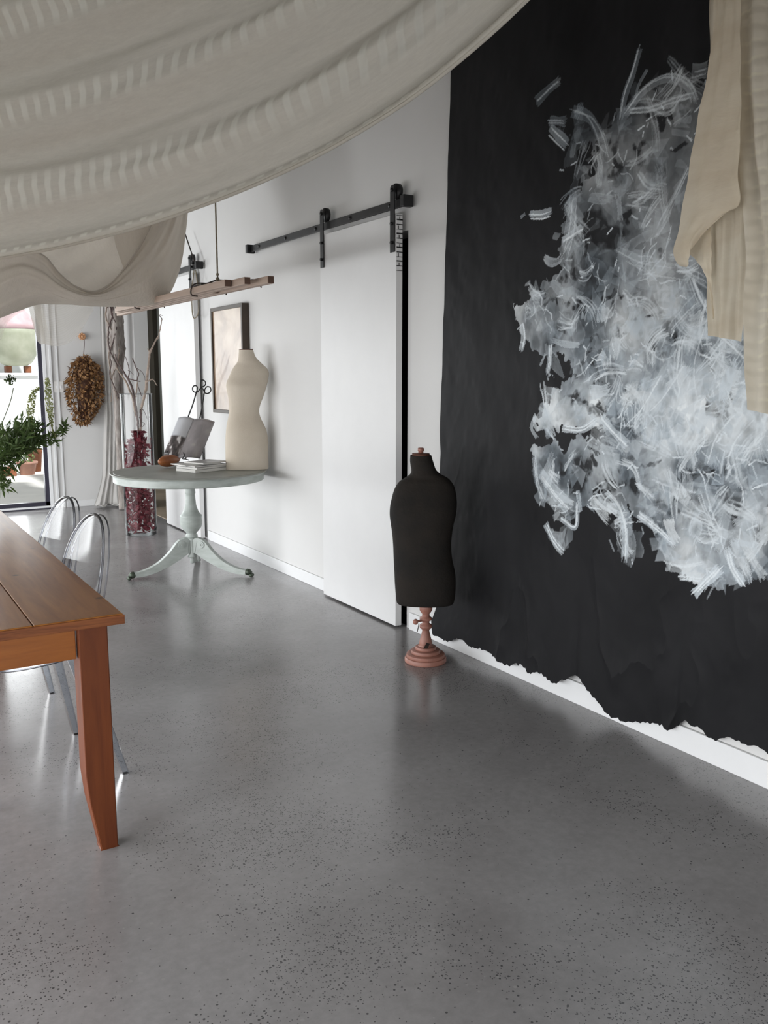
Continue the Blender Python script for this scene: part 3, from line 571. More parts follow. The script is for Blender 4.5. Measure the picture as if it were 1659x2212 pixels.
    nz1 = 1+.25*sn(9, 9, 3)[..., None]*.5
    rgb[..., :3] = dk*nz1*(1-A[..., None])+tone*A[..., None]
    print('paint cover', float((A > .3).mean()))
    me = bpy.data.meshes.new('painted_canvas'); nv = nz*ny
    co_ = np.stack([X, np.broadcast_to(YY, X.shape), Z], -1).reshape(-1, 3)
    me.vertices.add(nv); me.vertices.foreach_set('co', co_.ravel().astype(np.float32))
    I = np.arange(nv).reshape(nz, ny); q = np.stack([I[:-1, :-1], I[:-1, 1:], I[1:, 1:], I[1:, :-1]], -1).reshape(-1, 4); nf = len(q)
    me.loops.add(nf*4); me.loops.foreach_set('vertex_index', q.ravel().astype(np.int32)); me.polygons.add(nf)
    me.polygons.foreach_set('loop_start', np.arange(0, nf*4, 4, dtype=np.int32)); me.polygons.foreach_set('use_smooth', np.ones(nf, bool)); me.update(calc_edges=True)
    ca = me.color_attributes.new('paint', 'FLOAT_COLOR', 'POINT'); ca.data.foreach_set('color', np.clip(rgb, 0, 1).reshape(-1).astype(np.float32))
    me.materials.append(MATS['painted_canvas']); o = bpy.data.objects.new('wall_hanging', me); COL.objects.link(o)
    setp(o, 'large black canvas wall hanging with torn lower edge and sheer white ribbon brushwork', 'wall hanging')
build_canvas()

# ------------------------------------------------------------------ swagged cloth across the top of the view
A_, B_ = np.array([0, 5.0, 0]), np.array([2.0, 1.9, 0]); dAB = (B_-A_)/np.linalg.norm(B_-A_); nAB = np.array([-dAB[1], dAB[0], 0])
if nAB[1] > 0: nAB = -nAB     # towards the camera side
hem = [(-260, 604), (-120, 584), (0, 562), (100, 544), (200, 521), (300, 494), (400, 461), (500, 424), (600, 382), (700, 334), (800, 277), (900, 211), (990, 140), (1060, 80), (1145, 0), (1230, -90), (1340, -220)]
nu, nv = 320, 170
Hm = cr([onpl(px, py, A_, nAB) for px, py in hem], nu); su = np.r_[0, np.cumsum(np.linalg.norm(np.diff(Hm, axis=0), axis=1))]
G = np.zeros((nv, nu, 3)); UVc = []
for i in range(nv):
    v = (i/(nv-1))**1.15
    for j in range(nu):
        p = Hm[j].copy(); s_ = su[j]/su[-1]; h = 1.72-.55*s_
        fold = .030*sin(2*pi*(5.2*v+.35*sin(2.2*s_+1)+.4*s_))+0.009*sin(2*pi*(11*v-.8*s_)+2*sin(5*s_))+0.0025*sin(2*pi*(23*v+2*s_))
        lift = 1+.02*sin(7*s_+9*v)
        p[2] += v*h*lift; p += nAB*(fold*min(1, .35+v*4)+.30*v*v+.012*sin(pi*min(v/.03, 1)))
        G[i, j] = p; UVc.append((su[j], v))
t = thing('draped_voile', 'large off-white banded voile swagged across the upper part of the room', 'draped cloth', (Hm[nu//2][0], Hm[nu//2][1], Hm[nu//2][2]))
b = MB().grid(G); b.uv = UVc; b.build('voile_sheet', 'banded_voile', t)
P2 = G[5].copy(); b = MB(); b.tube(G[0]+np.array([0, 0, .006]), .0085, 8, flat=.7); b.uv = [(su[min(k//8, nu-1)], .3) for k in range(len(b.v))]; b.build('rolled_hem', 'banded_voile', t)

# ------------------------------------------------------------------ beige swag over the hanging laths
def pls(lst, y, n): return cr([ony(px, py, y) for px, py in lst], n)
n = 150
t = thing('draped_gauze', 'beige gauze swag sagging in a deep loop over the hanging wooden laths', 'draped cloth', tuple(ony(200, 655, 5.8)))
top0 = pls([(-60, 520), (0, 530), (60, 540), (95, 556), (125, 590), (160, 618), (200, 632), (240, 612), (268, 580), (300, 535), (330, 480), (350, 420), (360, 360)], 5.45, n)
mid1 = pls([(-60, 640), (0, 620), (50, 600), (90, 610), (130, 632), (180, 646), (220, 645), (270, 628), (310, 600), (345, 555), (370, 500), (385, 440), (392, 360)], 5.42, n)
bot = pls([(-60, 708), (0, 684), (45, 667), (82, 655), (120, 655), (160, 657), (200, 659), (250, 660), (300, 661), (345, 655), (385, 590), (400, 500), (410, 370)], 5.62, n)
bk1 = pls([(-60, 690), (0, 660), (50, 640), (90, 632), (130, 630), (180, 632), (230, 630), (270, 625), (310, 620), (340, 600), (370, 520), (385, 440), (395, 360)], 5.95, n)
bk2 = pls([(-60, 560), (0, 540), (60, 520), (110, 500), (160, 480), (210, 465), (250, 450), (280, 440), (300, 430), (320, 410), (340, 400), (360, 370), (380, 340)], 6.35, n)
rows = []
ctrl = np.stack([top0, mid1, bot, bk1, bk2])
m_ = 70
for q in np.linspace(0, 4, m_):
    k = min(int(q), 3); f = q-k; a0, a1, a2, a3 = ctrl[max(k-1, 0)], ctrl[k], ctrl[k+1], ctrl[min(k+2, 4)]
    rows.append(.5*((2*a1)+(-a0+a2)*f+(2*a0-5*a1+4*a2-a3)*f*f+(-a0+3*a1-3*a2+a3)*f**3))
G = np.array(rows)
for i in range(m_):
    s_ = np.linspace(0, 1, n); q = i/(m_-1)
    dd = .013*np.sin(2*pi*(5*q+1.0*s_))+.006*np.sin(2*pi*(13*q-2*s_)+3*np.sin(6*s_)); G[i, :, 1] -= dd; G[i, :, 2] += dd*.3
b = MB().grid(G); b.uv = [(i/m_, j/n) for i in range(m_) for j in range(n)]; b.build('swag', 'beige_gauze', t)
b = MB().tube(G[0], .006, 6); b.build('rim_fold', 'beige_gauze', t)
# inner pleat falling from the right inside the loop
pa = pls([(240, 470), (250, 530), (268, 582)], 5.8, 12); pb = pls([(340, 430), (320, 500), (275, 582)], 5.6, 12)
G2 = np.array([pa*(1-f)+pb*f+np.array([0, -.03*sin(pi*f), 0]) for f in np.linspace(0, 1, 10)]); MB().grid(G2).build('inner_pleat', 'beige_gauze', t)
# sheer tail
t = thing('sheer_gauze', 'see-through gauze tail with wavy weave hanging beside the glass door', 'draped cloth', tuple(ony(130, 690, 6.6)))
def sheer(top, bot, y, dens, name='gauze_tail', k=40, r=20):
    a = pls(top, y, k); c = pls(bot, y, k); G = np.array([a*(1-f)+c*f+np.array([0, .02*sin(5*f), 0]) for f in np.linspace(0, 1, r)])
    b = MB().grid(G); b.uv = [(j/k, i/r*1.5+.4*(j/k)**2) for i in range(r) for j in range(k)]; o = b.build(name, 'sheer_gauze', t)
    at = o.data.attributes.new('dens', 'FLOAT', 'POINT'); at.data.foreach_set('value', [dens(j/(k-1), i/(r-1)) for i in range(r) for j in range(k)])
sheer([(68, 640), (100, 640), (140, 640), (200, 640)], [(92, 742), (115, 748), (145, 742), (200, 672)], 6.6, lambda u, v: .55+.3*(u < .15)-.15*v)
sheer([(-30, 690), (0, 680), (30, 660), (78, 640)], [(-30, 760), (0, 735), (14, 700), (80, 655)], 6.62, lambda u, v: .6-.3*v)
sheer([(60, 650), (74, 645), (88, 645)], [(80, 738), (88, 744), (97, 742)], 6.55, lambda u, v: .75, k=12)

# ------------------------------------------------------------------ cream cloth hanging at the right
XC = 2.36
t = thing('hanging_cotton', 'cream cotton lengths hanging in ragged layers over the canvas at the frame edge', 'draped cloth', tuple(onx(1600, 500, XC)))
def panel(le, ri, x, name, mat, amp=.012, k=60, r=110, seed=0, wav=3.0):
    Lc = cr([onx(a, c, x) for a, c in le], r); Rc = cr([onx(a, c, x) for a, c in ri], r); G = np.zeros((r, k, 3)); uv = []
    for i in range(r):
        for j in range(k):
            f = j/(k-1); p = Lc[i]*(1-f)+Rc[i]*f; v = i/(r-1)
            p[0] += amp*sin(2*pi*(wav*f+.2*sin(3*v+seed)))*(.5+.5*v)+amp*.4*sin(2*pi*(wav*2.3*f+v+seed))+.002*sin(40*v+9*f); G[i, j] = p; uv.append((f, p[2]))
    b = MB().grid(G); b.uv = uv; b.build(name, mat, t)
panel([(1541, -60), (1541, 0), (1530, 130), (1506, 250), (1483, 390), (1464, 500), (1455, 550), (1466, 573), (1482, 577)],
      [(1600, -60), (1598, 0), (1598, 130), (1600, 250), (1595, 380), (1592, 448), (1572, 458), (1545, 478), (1502, 517)], XC-.045, 'front_layer', 'cream_cotton', .006, wav=1.3)
panel([(1530, -60), (1530, 120), (1530, 350), (1530, 500), (1530, 600), (1531, 725)],
      [(1622, -60), (1620, 120), (1618, 350), (1616, 500), (1614, 600), (1606, 738)], XC+.02, 'middle_layer', 'cream_cotton', .008, seed=1, wav=2)
panel([(1582, -60), (1578, 0), (1582, 150), (1592, 300), (1606, 430), (1618, 520), (1616, 700), (1620, 830), (1622, 885)],
      [(1850, -60), (1850, 0), (1850, 150), (1850, 300), (1850, 430), (1850, 520), (1850, 700), (1850, 860), (1850, 960)], XC-.0, 'ladder_layer', 'ladder_cotton', .020, seed=2, wav=3)
panel([(1478, 540), (1500, 560), (1520, 590), (1532, 630), (1540, 680)], [(1535, 490), (1536, 530), (1536, 580), (1538, 640), (1542, 690)], XC+.0, 'torn_flap', 'cream_cotton', .004, k=14, r=30, wav=1)

# ------------------------------------------------------------------ tailor's forms
def torso(rows, P, depth_k, k=44, tilt=0.):
    P = np.array([P[0], P[1], 0.]); n_ = np.array([P[0], P[1], 0.]); n_ /= np.linalg.norm(n_); r_ = np.array([n_[1], -n_[0], 0])
    G = []
    for y, l, r, dk, do in rows:
        a = onpl(l, y, P, n_); c = onpl(r, y, P, n_); mid = (a+c)/2; hw = np.linalg.norm(c-a)/2
        ring = []
        for t_ in np.linspace(0, 2*pi, k, endpoint=False):
            e = 2.35; ct, st = cos(t_), sin(t_); x_ = math.copysign(abs(ct)**(2/e), ct); y_ = math.copysign(abs(st)**(2/e), st)
            ring.append(mid+r_*hw*x_+n_*(hw*dk*depth_k*y_+do))
        G.append(ring)
    G = np.array(G); # refine rows smoothly
    n = len(G); out = np.zeros((n*3-2, k, 3))
    for j in range(k): out[:, j] = cr_idx(G[:, j], n*3-2)
    return out
def cr_idx(P, m_):
    n = len(P); T = np.linspace(0, n-1, m_); i = np.clip(T.astype(int), 0, n-2); t = (T-i)[:, None]; mm = np.gradient(P, axis=0)
    return (2*t**3-3*t**2+1)*P[i]+(t**3-2*t**2+t)*mm[i]+(-2*t**3+3*t**2)*P[i+1]+(t**3-t**2)*mm[i+1]
def closed(G):
    b = MB().grid(G, closed=True); n, k = G.shape[:2]
    for i, rev in ((0, False), (n-1, True)):
        c = G[i].mean(0); ci = len(b.v); b.v.append(tuple(c))
        for j in range(k):
            f = (i*k+j, i*k+(j+1) % k, ci); b.f.append(f[::-1] if rev else f); b.mi.append(0)
    return b
# black form on a turned rose stand
PB = (2.447, 3.60)
br = [(140, 360, 550, .95, 0), (185, 357, 563, .95, 0), (230, 362, 577, .95, 0), (275, 369, 596, .9, 0), (310, 358, 636, .8, 0), (340, 318, 692, .62, 0), (372, 268, 728, .58, 0), (410, 236, 752, .56, 0), (460, 212, 768, .58, 0), (520, 195, 778, .6, 0), (600, 178, 780, .64, -.005), (680, 175, 770, .68, -.01), (750, 184, 752, .68, -.008),
      (850, 197, 736, .68, 0), (950, 205, 729, .67, 0), (1050, 209, 735, .67, 0), (1130, 213, 750, .68, 0), (1200, 217, 765, .68, 0), (1300, 221, 770, .68, 0), (1400, 229, 764, .68, 0), (1455, 236, 754, .67, 0), (1472, 246, 742, .64, 0)]
br = [(950+y/4.173, 800+l/4.173, 800+r/4.173, a, d) for y, l, r, a, d in br]
t = thing('tailors_dummy', 'small black fabric tailor\'s dummy on a turned rose-painted stand', 'dress form', (PB[0], PB[1], 0))
G = torso(br, PB, 1.0); closed(G).build('torso', 'black_fabric', t, solid=0)
ztb = G[-1].mean(0)[2]; ct = G[0].mean(0)
b = MB()
b.tube([ct+np.array([0, 0, .001]), ct+np.array([0, 0, .010])], [.046, .043], 28); b.build('neck_cap', 'brown_cap', t)
MB().lathe([(.013, 0), (.013, .012), (.016, .014), (.016, .026), (.012, .03)], ct+np.array([0, 0, .008]), 16).build('peg', 'rose_paint', t)
zz = lambda c: onpl(915, 950+c/4.173, (PB[0], PB[1], 0), (PB[0], PB[1], 0))[2]
rr = lambda w: w/4.173/F*4.36/2*1.01
prof_st = [(rr(118), zz(1475)), (rr(118), zz(1530)), (rr(96), zz(1550)), (rr(66), zz(1568)), (rr(74), zz(1590)), (rr(116), zz(1605)), (rr(112), zz(1620)), (rr(70), zz(1632)), (rr(64), zz(1650)), (rr(110), zz(1665)), (rr(118), zz(1680)), (rr(106), zz(1695)), (rr(72), zz(1705)), (rr(66), zz(1720)), (rr(84), zz(1760)), (rr(120), zz(1820)), (rr(126), zz(1850)), (rr(112), zz(1875)), (rr(84), zz(1890)), (rr(88), zz(1905))]
ztop = ztb+.004; prof_st[0] = (prof_st[0][0], ztop)
MB().lathe(prof_st[::-1], (PB[0], PB[1], 0), 32).build('turned_post', 'rose_paint', t)
zb0 = prof_st[-1][1]
rb = .107
MB().lathe([(rb*.96, 0), (rb, .004), (rb, .020), (rb*.97, .026), (rb*.92, .027), (rb*.93, .032), (rb*.91, .042), (rb*.86, .046), (rb*.70, .047), (rb*.71, .054), (rb*.68, .062), (rb*.63, .065), (rb*.50, .066), (rb*.51, .073), (rb*.48, .080), (rb*.36, .083), (rb*.34, .09), (rb*.28, zb0+.004)], (PB[0], PB[1], 0), 56).build('round_base', 'rose_paint', t, sharp=35)
kn = onpl(898, 1343, (PB[0]-.03, PB[1]-.03, 0), (PB[0], PB[1], 0)); kv = np.array([PB[0], PB[1], kn[2]])
b = MB(); b.tube([kv, kv+(kn-kv)*1.0], .006, 10); b.tube([kn+np.array([-.006, -.008, 0]), kn+np.array([.004, .006, 0])], .013, 18); b.build('adjusting_knob', 'rose_paint', t)
b = MB(); b.tube(cr([kn+np.array([.02, 0, -.012]), kn+np.array([.016, 0, -.03]), kn+np.array([.008, -.002, -.055])], 8), .0022, 6); b.build('cord_end', 'wire_dark', t); b = MB()
lf = np.array([PB[0]-.045, PB[1]-.045, .085]); 
b.add([lf, lf+np.array([.02, .0, .028]), lf+np.array([.04, 0, .02]), lf+np.array([.02, -.01, .0])], [(0, 1, 2), (0, 2, 3)]); b.build('tag', 'wire_dark', t)

# cream form on the round table
TZ = .765; TC = (2.115, 6.19); TR = .555
PC = onz(533, 1006, TZ); PC = (2.475, 6.08)
tr_ = [(612, 400, 562, .95, 0), (640, 399, 572, .95, 0), (670, 397, 582, .95, 0), (705, 394, 603, .92, 0), (735, 388, 632, .85, 0), (765, 374, 662, .75, 0), (795, 348, 695, .66, 0), (825, 330, 724, .62, 0), (870, 306, 742, .60, 0), (920, 286, 738, .62, 0), (975, 262, 728, .64, -.006), (1030, 256, 713, .68, -.012), (1090, 266, 695, .68, -.01), (1150, 278, 675, .68, -.004),
       (1210, 286, 652, .68, 0), (1270, 289, 634, .68, 0), (1330, 286, 632, .68, 0), (1400, 274, 655, .68, 0), (1470, 260, 690, .68, 0), (1540, 252, 718, .68, 0), (1620, 247, 730, .68, 0), (1720, 246, 734, .68, 0), (1830, 248, 736, .68, 0), (1940, 250, 738, .68, 0), (1962, 253, 735, .67, 0)]
tr_ = [(640+y/5.265, 440+l/5.265, 440+r/5.265, a, d) for y, l, r, a, d in tr_]
t = thing('dress_form', 'cream canvas female dress form standing on the round grey-green table', 'dress form', (PC[0], PC[1], TZ))
G = torso(tr_, PC, 1.0); dz = TZ+.002-G[-1].mean(0)[2]; print('cream dz', dz)
low = np.clip((1.0-G[..., 2])/.2, 0, 1); G[..., 2] += dz*np.clip((1.1-G[..., 2])/.3, 0, 1); G[-1, :, 2] = TZ+.002
closed(G).build('torso', 'cream_fabric', t)
ct = G[0].mean(0); n_ = np.array([PC[0], PC[1], 0]); n_ /= np.linalg.norm(n_)
b = MB(); ring = G[0]; top = np.array([p+np.array([0, 0, .006+.05*((p-ct)@np.array([n_[1], -n_[0], 0]))]) for p in ring]); b.grid(np.array([ring+np.array([0, 0, .0]), top]), closed=True); ci = len(b.v); b.v.append(tuple(top.mean(0))); k = len(ring)
for j in range(k): b.f.append((k+j, k+(j+1) % k, ci)); b.mi.append(0)
b.build('neck_cap', 'brown_cap', t)

# ------------------------------------------------------------------ round pedestal table
t = thing('round_table', 'round grey-green painted pedestal table with three splayed brass-capped legs', 'table', (TC[0], TC[1], 0))
MB().lathe([(TR*.90, TZ-.068), (TR*.955, TZ-.070), (TR*.968, TZ-.064), (TR*.965, TZ-.055), (TR*.972, TZ-.020), (TR*.985, TZ-.014), (TR*.99, TZ-.010), (TR*.96, TZ-.010)], (TC[0], TC[1], 0), 96).build('rim', 'grey_green_paint', t, sharp=35)
MB().lathe([(TR*.94, TZ-.011), (TR*1.0, TZ-.011), (TR*1.005, TZ-.007), (TR*1.0, TZ-.003), (TR*.97, TZ-.0015), (TR*.965, TZ-.003), (TR*.958, TZ)], (TC[0], TC[1], 0), 96).build('tabletop', 'table_top_paint', t, sharp=35)
zr = lambda py: onpl(410, py, (TC[0], TC[1], 0), (TC[0], TC[1], 0))[2]; dTC = sqrt(TC[0]**2+TC[1]**2)
rr = lambda w: w/4.1475/F*dTC/2*1.0
sp_ = [(1105, 84), (1160, 84), (1172, 92), (1184, 92), (1192, 80), (1215, 84), (1290, 98), (1340, 130), (1370, 165), (1380, 192), (1392, 190), (1400, 186), (1450, 194), (1485, 176), (1510, 140), (1535, 95), (1545, 84), (1556, 104), (1570, 108), (1582, 92)]
prof = [(rr(w), zr(780+c/4.1475)) for c, w in sp_]; prof[0] = (prof[0][0], TZ-.067)
MB().lathe(prof[::-1], (TC[0], TC[1], 0), 48).build('pedestal', 'grey_green_paint', t)
zs = zr(780+1582/4.1475)
MB().lathe([(.008, zr(1217)), (.02, zr(1215)), (.014, zr(1208)), (.012, zr(1204)), (.034, zr(1203)), (.034, zr(1199)), (.024, zr(1197)), (.026, zs-.02), (.04, zs+.001)], (TC[0], TC[1], 0), 24).build('centre_drop', 'grey_green_paint', t)
f1 = onz(282, 1253, 0)[:2]; f2 = onz(541, 1246, 0)[:2]; c2 = np.array(TC); d1 = f1-c2; d2 = f2-c2; print('feet', f1, f2, np.linalg.norm(d1), np.linalg.norm(d2))
a1, a2 = math.atan2(d1[1], d1[0]), math.atan2(d2[1], d2[0]); d3 = -(d1/np.linalg.norm(d1)+d2/np.linalg.norm(d2)); a3 = math.atan2(d3[1], d3[0])
LR = .46
for a, Lr in ((a1, np.linalg.norm(d1)), (a2, np.linalg.norm(d2)), (a3, .40)):
    d = np.array([cos(a), sin(a), 0]); sd = np.array([-sin(a), cos(a), 0]); c3 = np.array([TC[0], TC[1], 0])
    t_ = np.linspace(0, 1, 28); cl_ = np.c_[.02+(Lr-.05)*t_, .034+(zs-.055-.034)*np.clip(1-(t_-.10)/.9, 0, 1)**2.0]
    tg = np.gradient(cl_, axis=0); tg /= np.linalg.norm(tg, axis=1)[:, None]; nm_ = np.c_[-tg[:, 1], tg[:, 0]]; hh = np.interp(np.linspace(0, 1, 28), [0, .15, .3, .55, 1], [.058, .060, .046, .030, .017])
    G = []
    for (r0, z0), (nx_, nz_), h_ in zip(cl_, nm_, hh):
        w = .021; up_ = c3+d*(r0+nx_*h_)+np.array([0, 0, z0+nz_*h_]); dn_ = c3+d*(r0-nx_*h_)+np.array([0, 0, max(.002, z0-nz_*h_)])
        G.append([up_+sd*w, up_-sd*w, dn_-sd*w, dn_+sd*w])
    b = MB().grid(np.array(G), closed=True); b.f += [(3, 2, 1, 0), tuple(27*4+q for q in range(4))]; b.mi += [0, 0]
    lg = b.build('leg', 'grey_green_paint', t, smooth=False, bevel=.003)
    sc_ = c3+d*.082+np.array([0, 0, zs-.045])
    for s in (-1, 1):
        b = MB(); b.tube([sc_+sd*s*.018, sc_+sd*s*.027], .028, 20); b.tube([sc_+sd*s*.026, sc_+sd*s*.030], .018, 16); b.tube([sc_+sd*s*.029, sc_+sd*s*.034], .008, 12)
        b.build('rosette', 'grey_green_paint', lg, smooth=False, bevel=.001)
    e = c3+d*(Lr-.03); b = MB()
    b.tube([e+np.array([0, 0, .037]), e+d*.02+np.array([0, 0, .033]), e+d*.036+np.array([0, 0, .026])], [.024, .025, .016], 12)
    for s in (-1, 0, 1): b.sphere(e+d*.04+sd*s*.014+np.array([0, 0, .014]), .0135, 8)
    b.build('brass_cap', 'caster_brass', lg)
# magazines in a stack
bp0 = onz(435, 1003, TZ); th0 = math.atan2(*(onz(500, 1012, TZ)[:2]-onz(405, 1022, TZ)[:2])[::-1])
def magazine(cx, cy, z, w, l, h, rot, mat, label):
    t = thing('magazine', label, 'magazine', (cx, cy, z), 'magazines on the round table')
    def R(x, y): return (cx+x*cos(rot)-y*sin(rot), cy+x*sin(rot)+y*cos(rot))
    def slab(name, z0, z1, mt, ins=0., bev=0):
        pts = [R(-w/2+ins*0, -l/2+ins), R(w/2-ins, -l/2+ins), R(w/2-ins, l/2-ins), R(-w/2+ins*0, l/2-ins)]
        MB().add([(*p, z0) for p in pts]+[(*p, z1) for p in pts], [(3, 2, 1, 0), (4, 5, 6, 7), (0, 1, 5, 4), (1, 2, 6, 5), (2, 3, 7, 6), (3, 0, 4, 7)]).build(name, mt, t, smooth=False)
    slab('page_block', z+.0008, z+h-.0008, 'paper_edge', .002); slab('back_cover', z, z+.0008, mat); slab('front_cover', z+h-.0008, z+h, mat)
mgs = [(.0, 0, .30, .22, .020, 0, 'cover_pale', 'thick pale magazine at the bottom of the stack on the round table'), (.0, .006, .29, .22, .014, .05, 'cover_grey', 'grey-covered magazine directly on the bottom one of the stack'),
       (.008, .004, .29, .215, .009, -.06, 'cover_grey', 'thin grey magazine in the middle of the stack'), (-.045, .01, .29, .21, .007, -.12, 'cover_pale', 'thin pale magazine jutting out to the left of the stack'), (.035, .012, .25, .20, .009, .10, 'cover_grey', 'open-edged grey magazine topmost on the stack')]
mc = onz(437, 1016, TZ); z = TZ+.001
for dx, dy, w, l, h, r, mt, lb in mgs:
    magazine(mc[0]+dx, mc[1]+dy, z, w, l, h, th0+r, mt, lb); z += h+.0012
# gourds
gp = onz(366, 1010, TZ); gx = np.array([cos(th0), sin(th0)])
def gourd(p, r, L_, mat, label, name, ang):
    t = thing(name, label, 'gourd', (p[0], p[1], TZ)); d = np.array([cos(ang), sin(ang), 0]); n = 22; pts = []; R = []
    for q in np.linspace(0, 1, n):
        pts.append(np.array([p[0], p[1], TZ+r+.002])+d*L_*(q-.5)+np.array([0, 0, .012*sin(pi*q)*0-(.0)])); R.append(r*max(.03, sin(pi*min(1, q*.97+.015)))**.55*(1-.18*q))
    MB().tube(pts, R, 20).build('body', mat, t); return t, np.array(pts[-1]), d
t, e, d = gourd(gp, .050, .235, 'gourd_skin', 'glossy reddish-brown gourd lying on the round table before the open book', 'brown_gourd', th0+.25)
MB().tube([e-d*.004, e+d*.014+np.array([0, 0, .004])], [.006, .004], 8).build('stem', 'twig', t)
gp2 = onz(506, 1006, TZ)
t, e, d = gourd(gp2, .030, .075, 'pale_gourd', 'small pale gourd between the magazines and the cream dress form', 'pale_gourd', th0+1.0)
MB().tube([e-d*.004, e+d*.02], [.004, .003], 6).build('stem', 'twig_dark', t)

# open book on a wire easel
EP = onz(432, 1001, TZ); nE = np.array([EP[0], EP[1], 0]); nE /= np.linalg.norm(nE); rE = np.array([nE[1], -nE[0], 0])
def eo(px, py, d=0.): return onpl(px, py, EP+nE*d, nE)
t = thing('open_book', 'open photo book with grey pages propped on the black wire easel', 'book', tuple(eo(410, 985)))
def page(tl, tr2, br2, bl, name, mat, bulge, d0=.0, lean=.08):
    G = np.zeros((14, 14, 3)); uv = []
    for i in range(14):
        for j in range(14):
            f, g_ = j/13, i/13; px = (tl[0]*(1-f)+tr2[0]*f)*(1-g_)+(bl[0]*(1-f)+br2[0]*f)*g_; py = (tl[1]*(1-f)+tr2[1]*f)*(1-g_)+(bl[1]*(1-f)+br2[1]*f)*g_
            py -= 3.5*sin(pi*f)*(1-.3*g_); G[i, j] = eo(px, py, d0+lean*(1-g_)-bulge*sin(pi*f)); uv.append((f, 1-g_))
    b = MB().grid(G); b.uv = uv; b.build(name, mat, t, solid=.004)
page((386, 902), (419, 905), (383, 992), (353, 983), 'left_page', 'page_dark_photo', .018)
page((419, 905), (464, 911), (432, 991), (383, 990), 'right_page', 'page_grey_photo', .022)
MB().tube([eo(419, 904, .085), eo(383, 992, .006)], .004, 6).build('spine', 'cover_pale', t)
t = thing('book_easel', 'black wrought wire book easel topped by three scrolled loops', 'easel', (*eo(420, 1000)[:2], TZ))
q0, q1 = eo(376, 990, .03), eo(440, 990, .03); q0[2] = q1[2] = TZ+.006; MB().tube([q0, q1], .005, 8).build('foot_bar', 'black_steel', t)
def wl(name, pts, r=.0055, n=30, d=.1):
    C_ = cr([eo(a, c, (d if len(q) == 0 else q[0])) for a, c, *q in pts], n); C_[:, 2] = np.maximum(C_[:, 2], TZ+r+.002)
    MB().tube(C_, r, 8).build(name, 'black_steel', t)
wl('left_upright', [(424, 848, .10), (416, 875, .10), (406, 902, .10), (392, 950, .05), (378, 990, .03)])
wl('right_upright', [(441, 850, .10), (437, 875, .10), (432, 902, .10), (418, 950, .05), (400, 992, .03)])
wl('left_scroll', [(424, 848), (418, 846), (416, 838), (420, 833), (425, 834), (426, 842), (423, 849), (430, 843), (434, 837)], .0048)
wl('top_scroll', [(434, 837), (433, 828), (436, 821), (441, 822), (444, 829), (441, 834), (436, 836), (434, 838)], .0048)
wl('right_scroll', [(434, 836), (440, 843), (443, 849), (449, 850), (455, 845), (454, 837), (448, 835), (443, 840), (442, 850)], .0048)
wl('ledge_hook', [(361, 975, -.03), (364, 982, -.05), (360, 988, -.04), (368, 992, -.01), (380, 994, .02)], .004)
wl('ledge_hook', [(396, 978, -.04), (399, 984, -.06), (394, 990, -.05), (402, 992, -.01), (408, 994, .02)], .004)
wl('back_leg', [(437, 905, .11), (440, 950, .12), (442, 994, .13)], .004)

# ------------------------------------------------------------------ framed picture
t = thing('picture_frame', 'tall dark wooden frame with mottled warm beige picture, on the white wall', 'picture', (W, 6.75, 1.15))
fy0, fy1, fz0, fz1, fd = 6.40, 7.08, 1.145, 1.995, .06
fr = .028; 
b = MB()
for a, c in (((W-fd, fy0, fz0), (W-.001, fy0+fr, fz1)), ((W-fd, fy1-fr, fz0), (W-.001, fy1, fz1)), ((W-fd, fy0+fr, fz0), (W-.001, fy1-fr, fz0+fr)), ((W-fd, fy0+fr, fz1-fr), (W-.001, fy1-fr, fz1))): b.box(a, c)
pm('frame_wood', (.045, .032, .022), .5, var=.3, scale=6); b.build('frame', 'frame_wood', t, smooth=False, bevel=.002)
b = MB().add([(W-fd+.012, fy1-fr, fz0+fr), (W-fd+.012, fy0+fr, fz0+fr), (W-fd+.012, fy0+fr, fz1-fr), (W-fd+.012, fy1-fr, fz1-fr)], [(0, 1, 2, 3)]); b.uv = [(0, 0), (1, 0), (1, 1.3), (0, 1.3)]; b.build('glazed_picture', 'glazed_print', t, smooth=False)

# ------------------------------------------------------------------ pine farmhouse table
t = thing('farmhouse_table', 'orange-brown pine farmhouse table with tapered square legs in the foreground', 'table', (.2, 3.7, 0))
tx0, tx1, ty0, ty1 = -.42, .662, 2.575, 4.98
pls_ = [tx0, -.12, .135, .408, tx1]
for i in range(4):
    MB().box((pls_[i]+.001, ty0, .722), (pls_[i+1]-.001, ty1, .75)).build('top_board', 'pine_top', t, smooth=False, bevel=.003)
MB().box((tx0, ty0-.004, .7185), (tx1+.003, ty0+.0, .747)).build('worn_edge', 'pine_edge', t, smooth=False, bevel=.003)
MB().box((tx0+.1, ty0+.055, .615), (tx1-.13, ty0+.08, .721)).build('front_apron', 'pine_apron', t, smooth=False, bevel=.002)
MB().box((tx0+.1, ty1-.08, .615), (tx1-.13, ty1-.055, .721)).build('back_apron', 'pine_apron', t, smooth=False, bevel=.002)
for x in (tx0+.055, tx1-.085): MB().box((x, ty0+.12, .615), (x+.025, ty1-.12, .721)).build('side_apron', 'pine_top', t, smooth=False, bevel=.002)
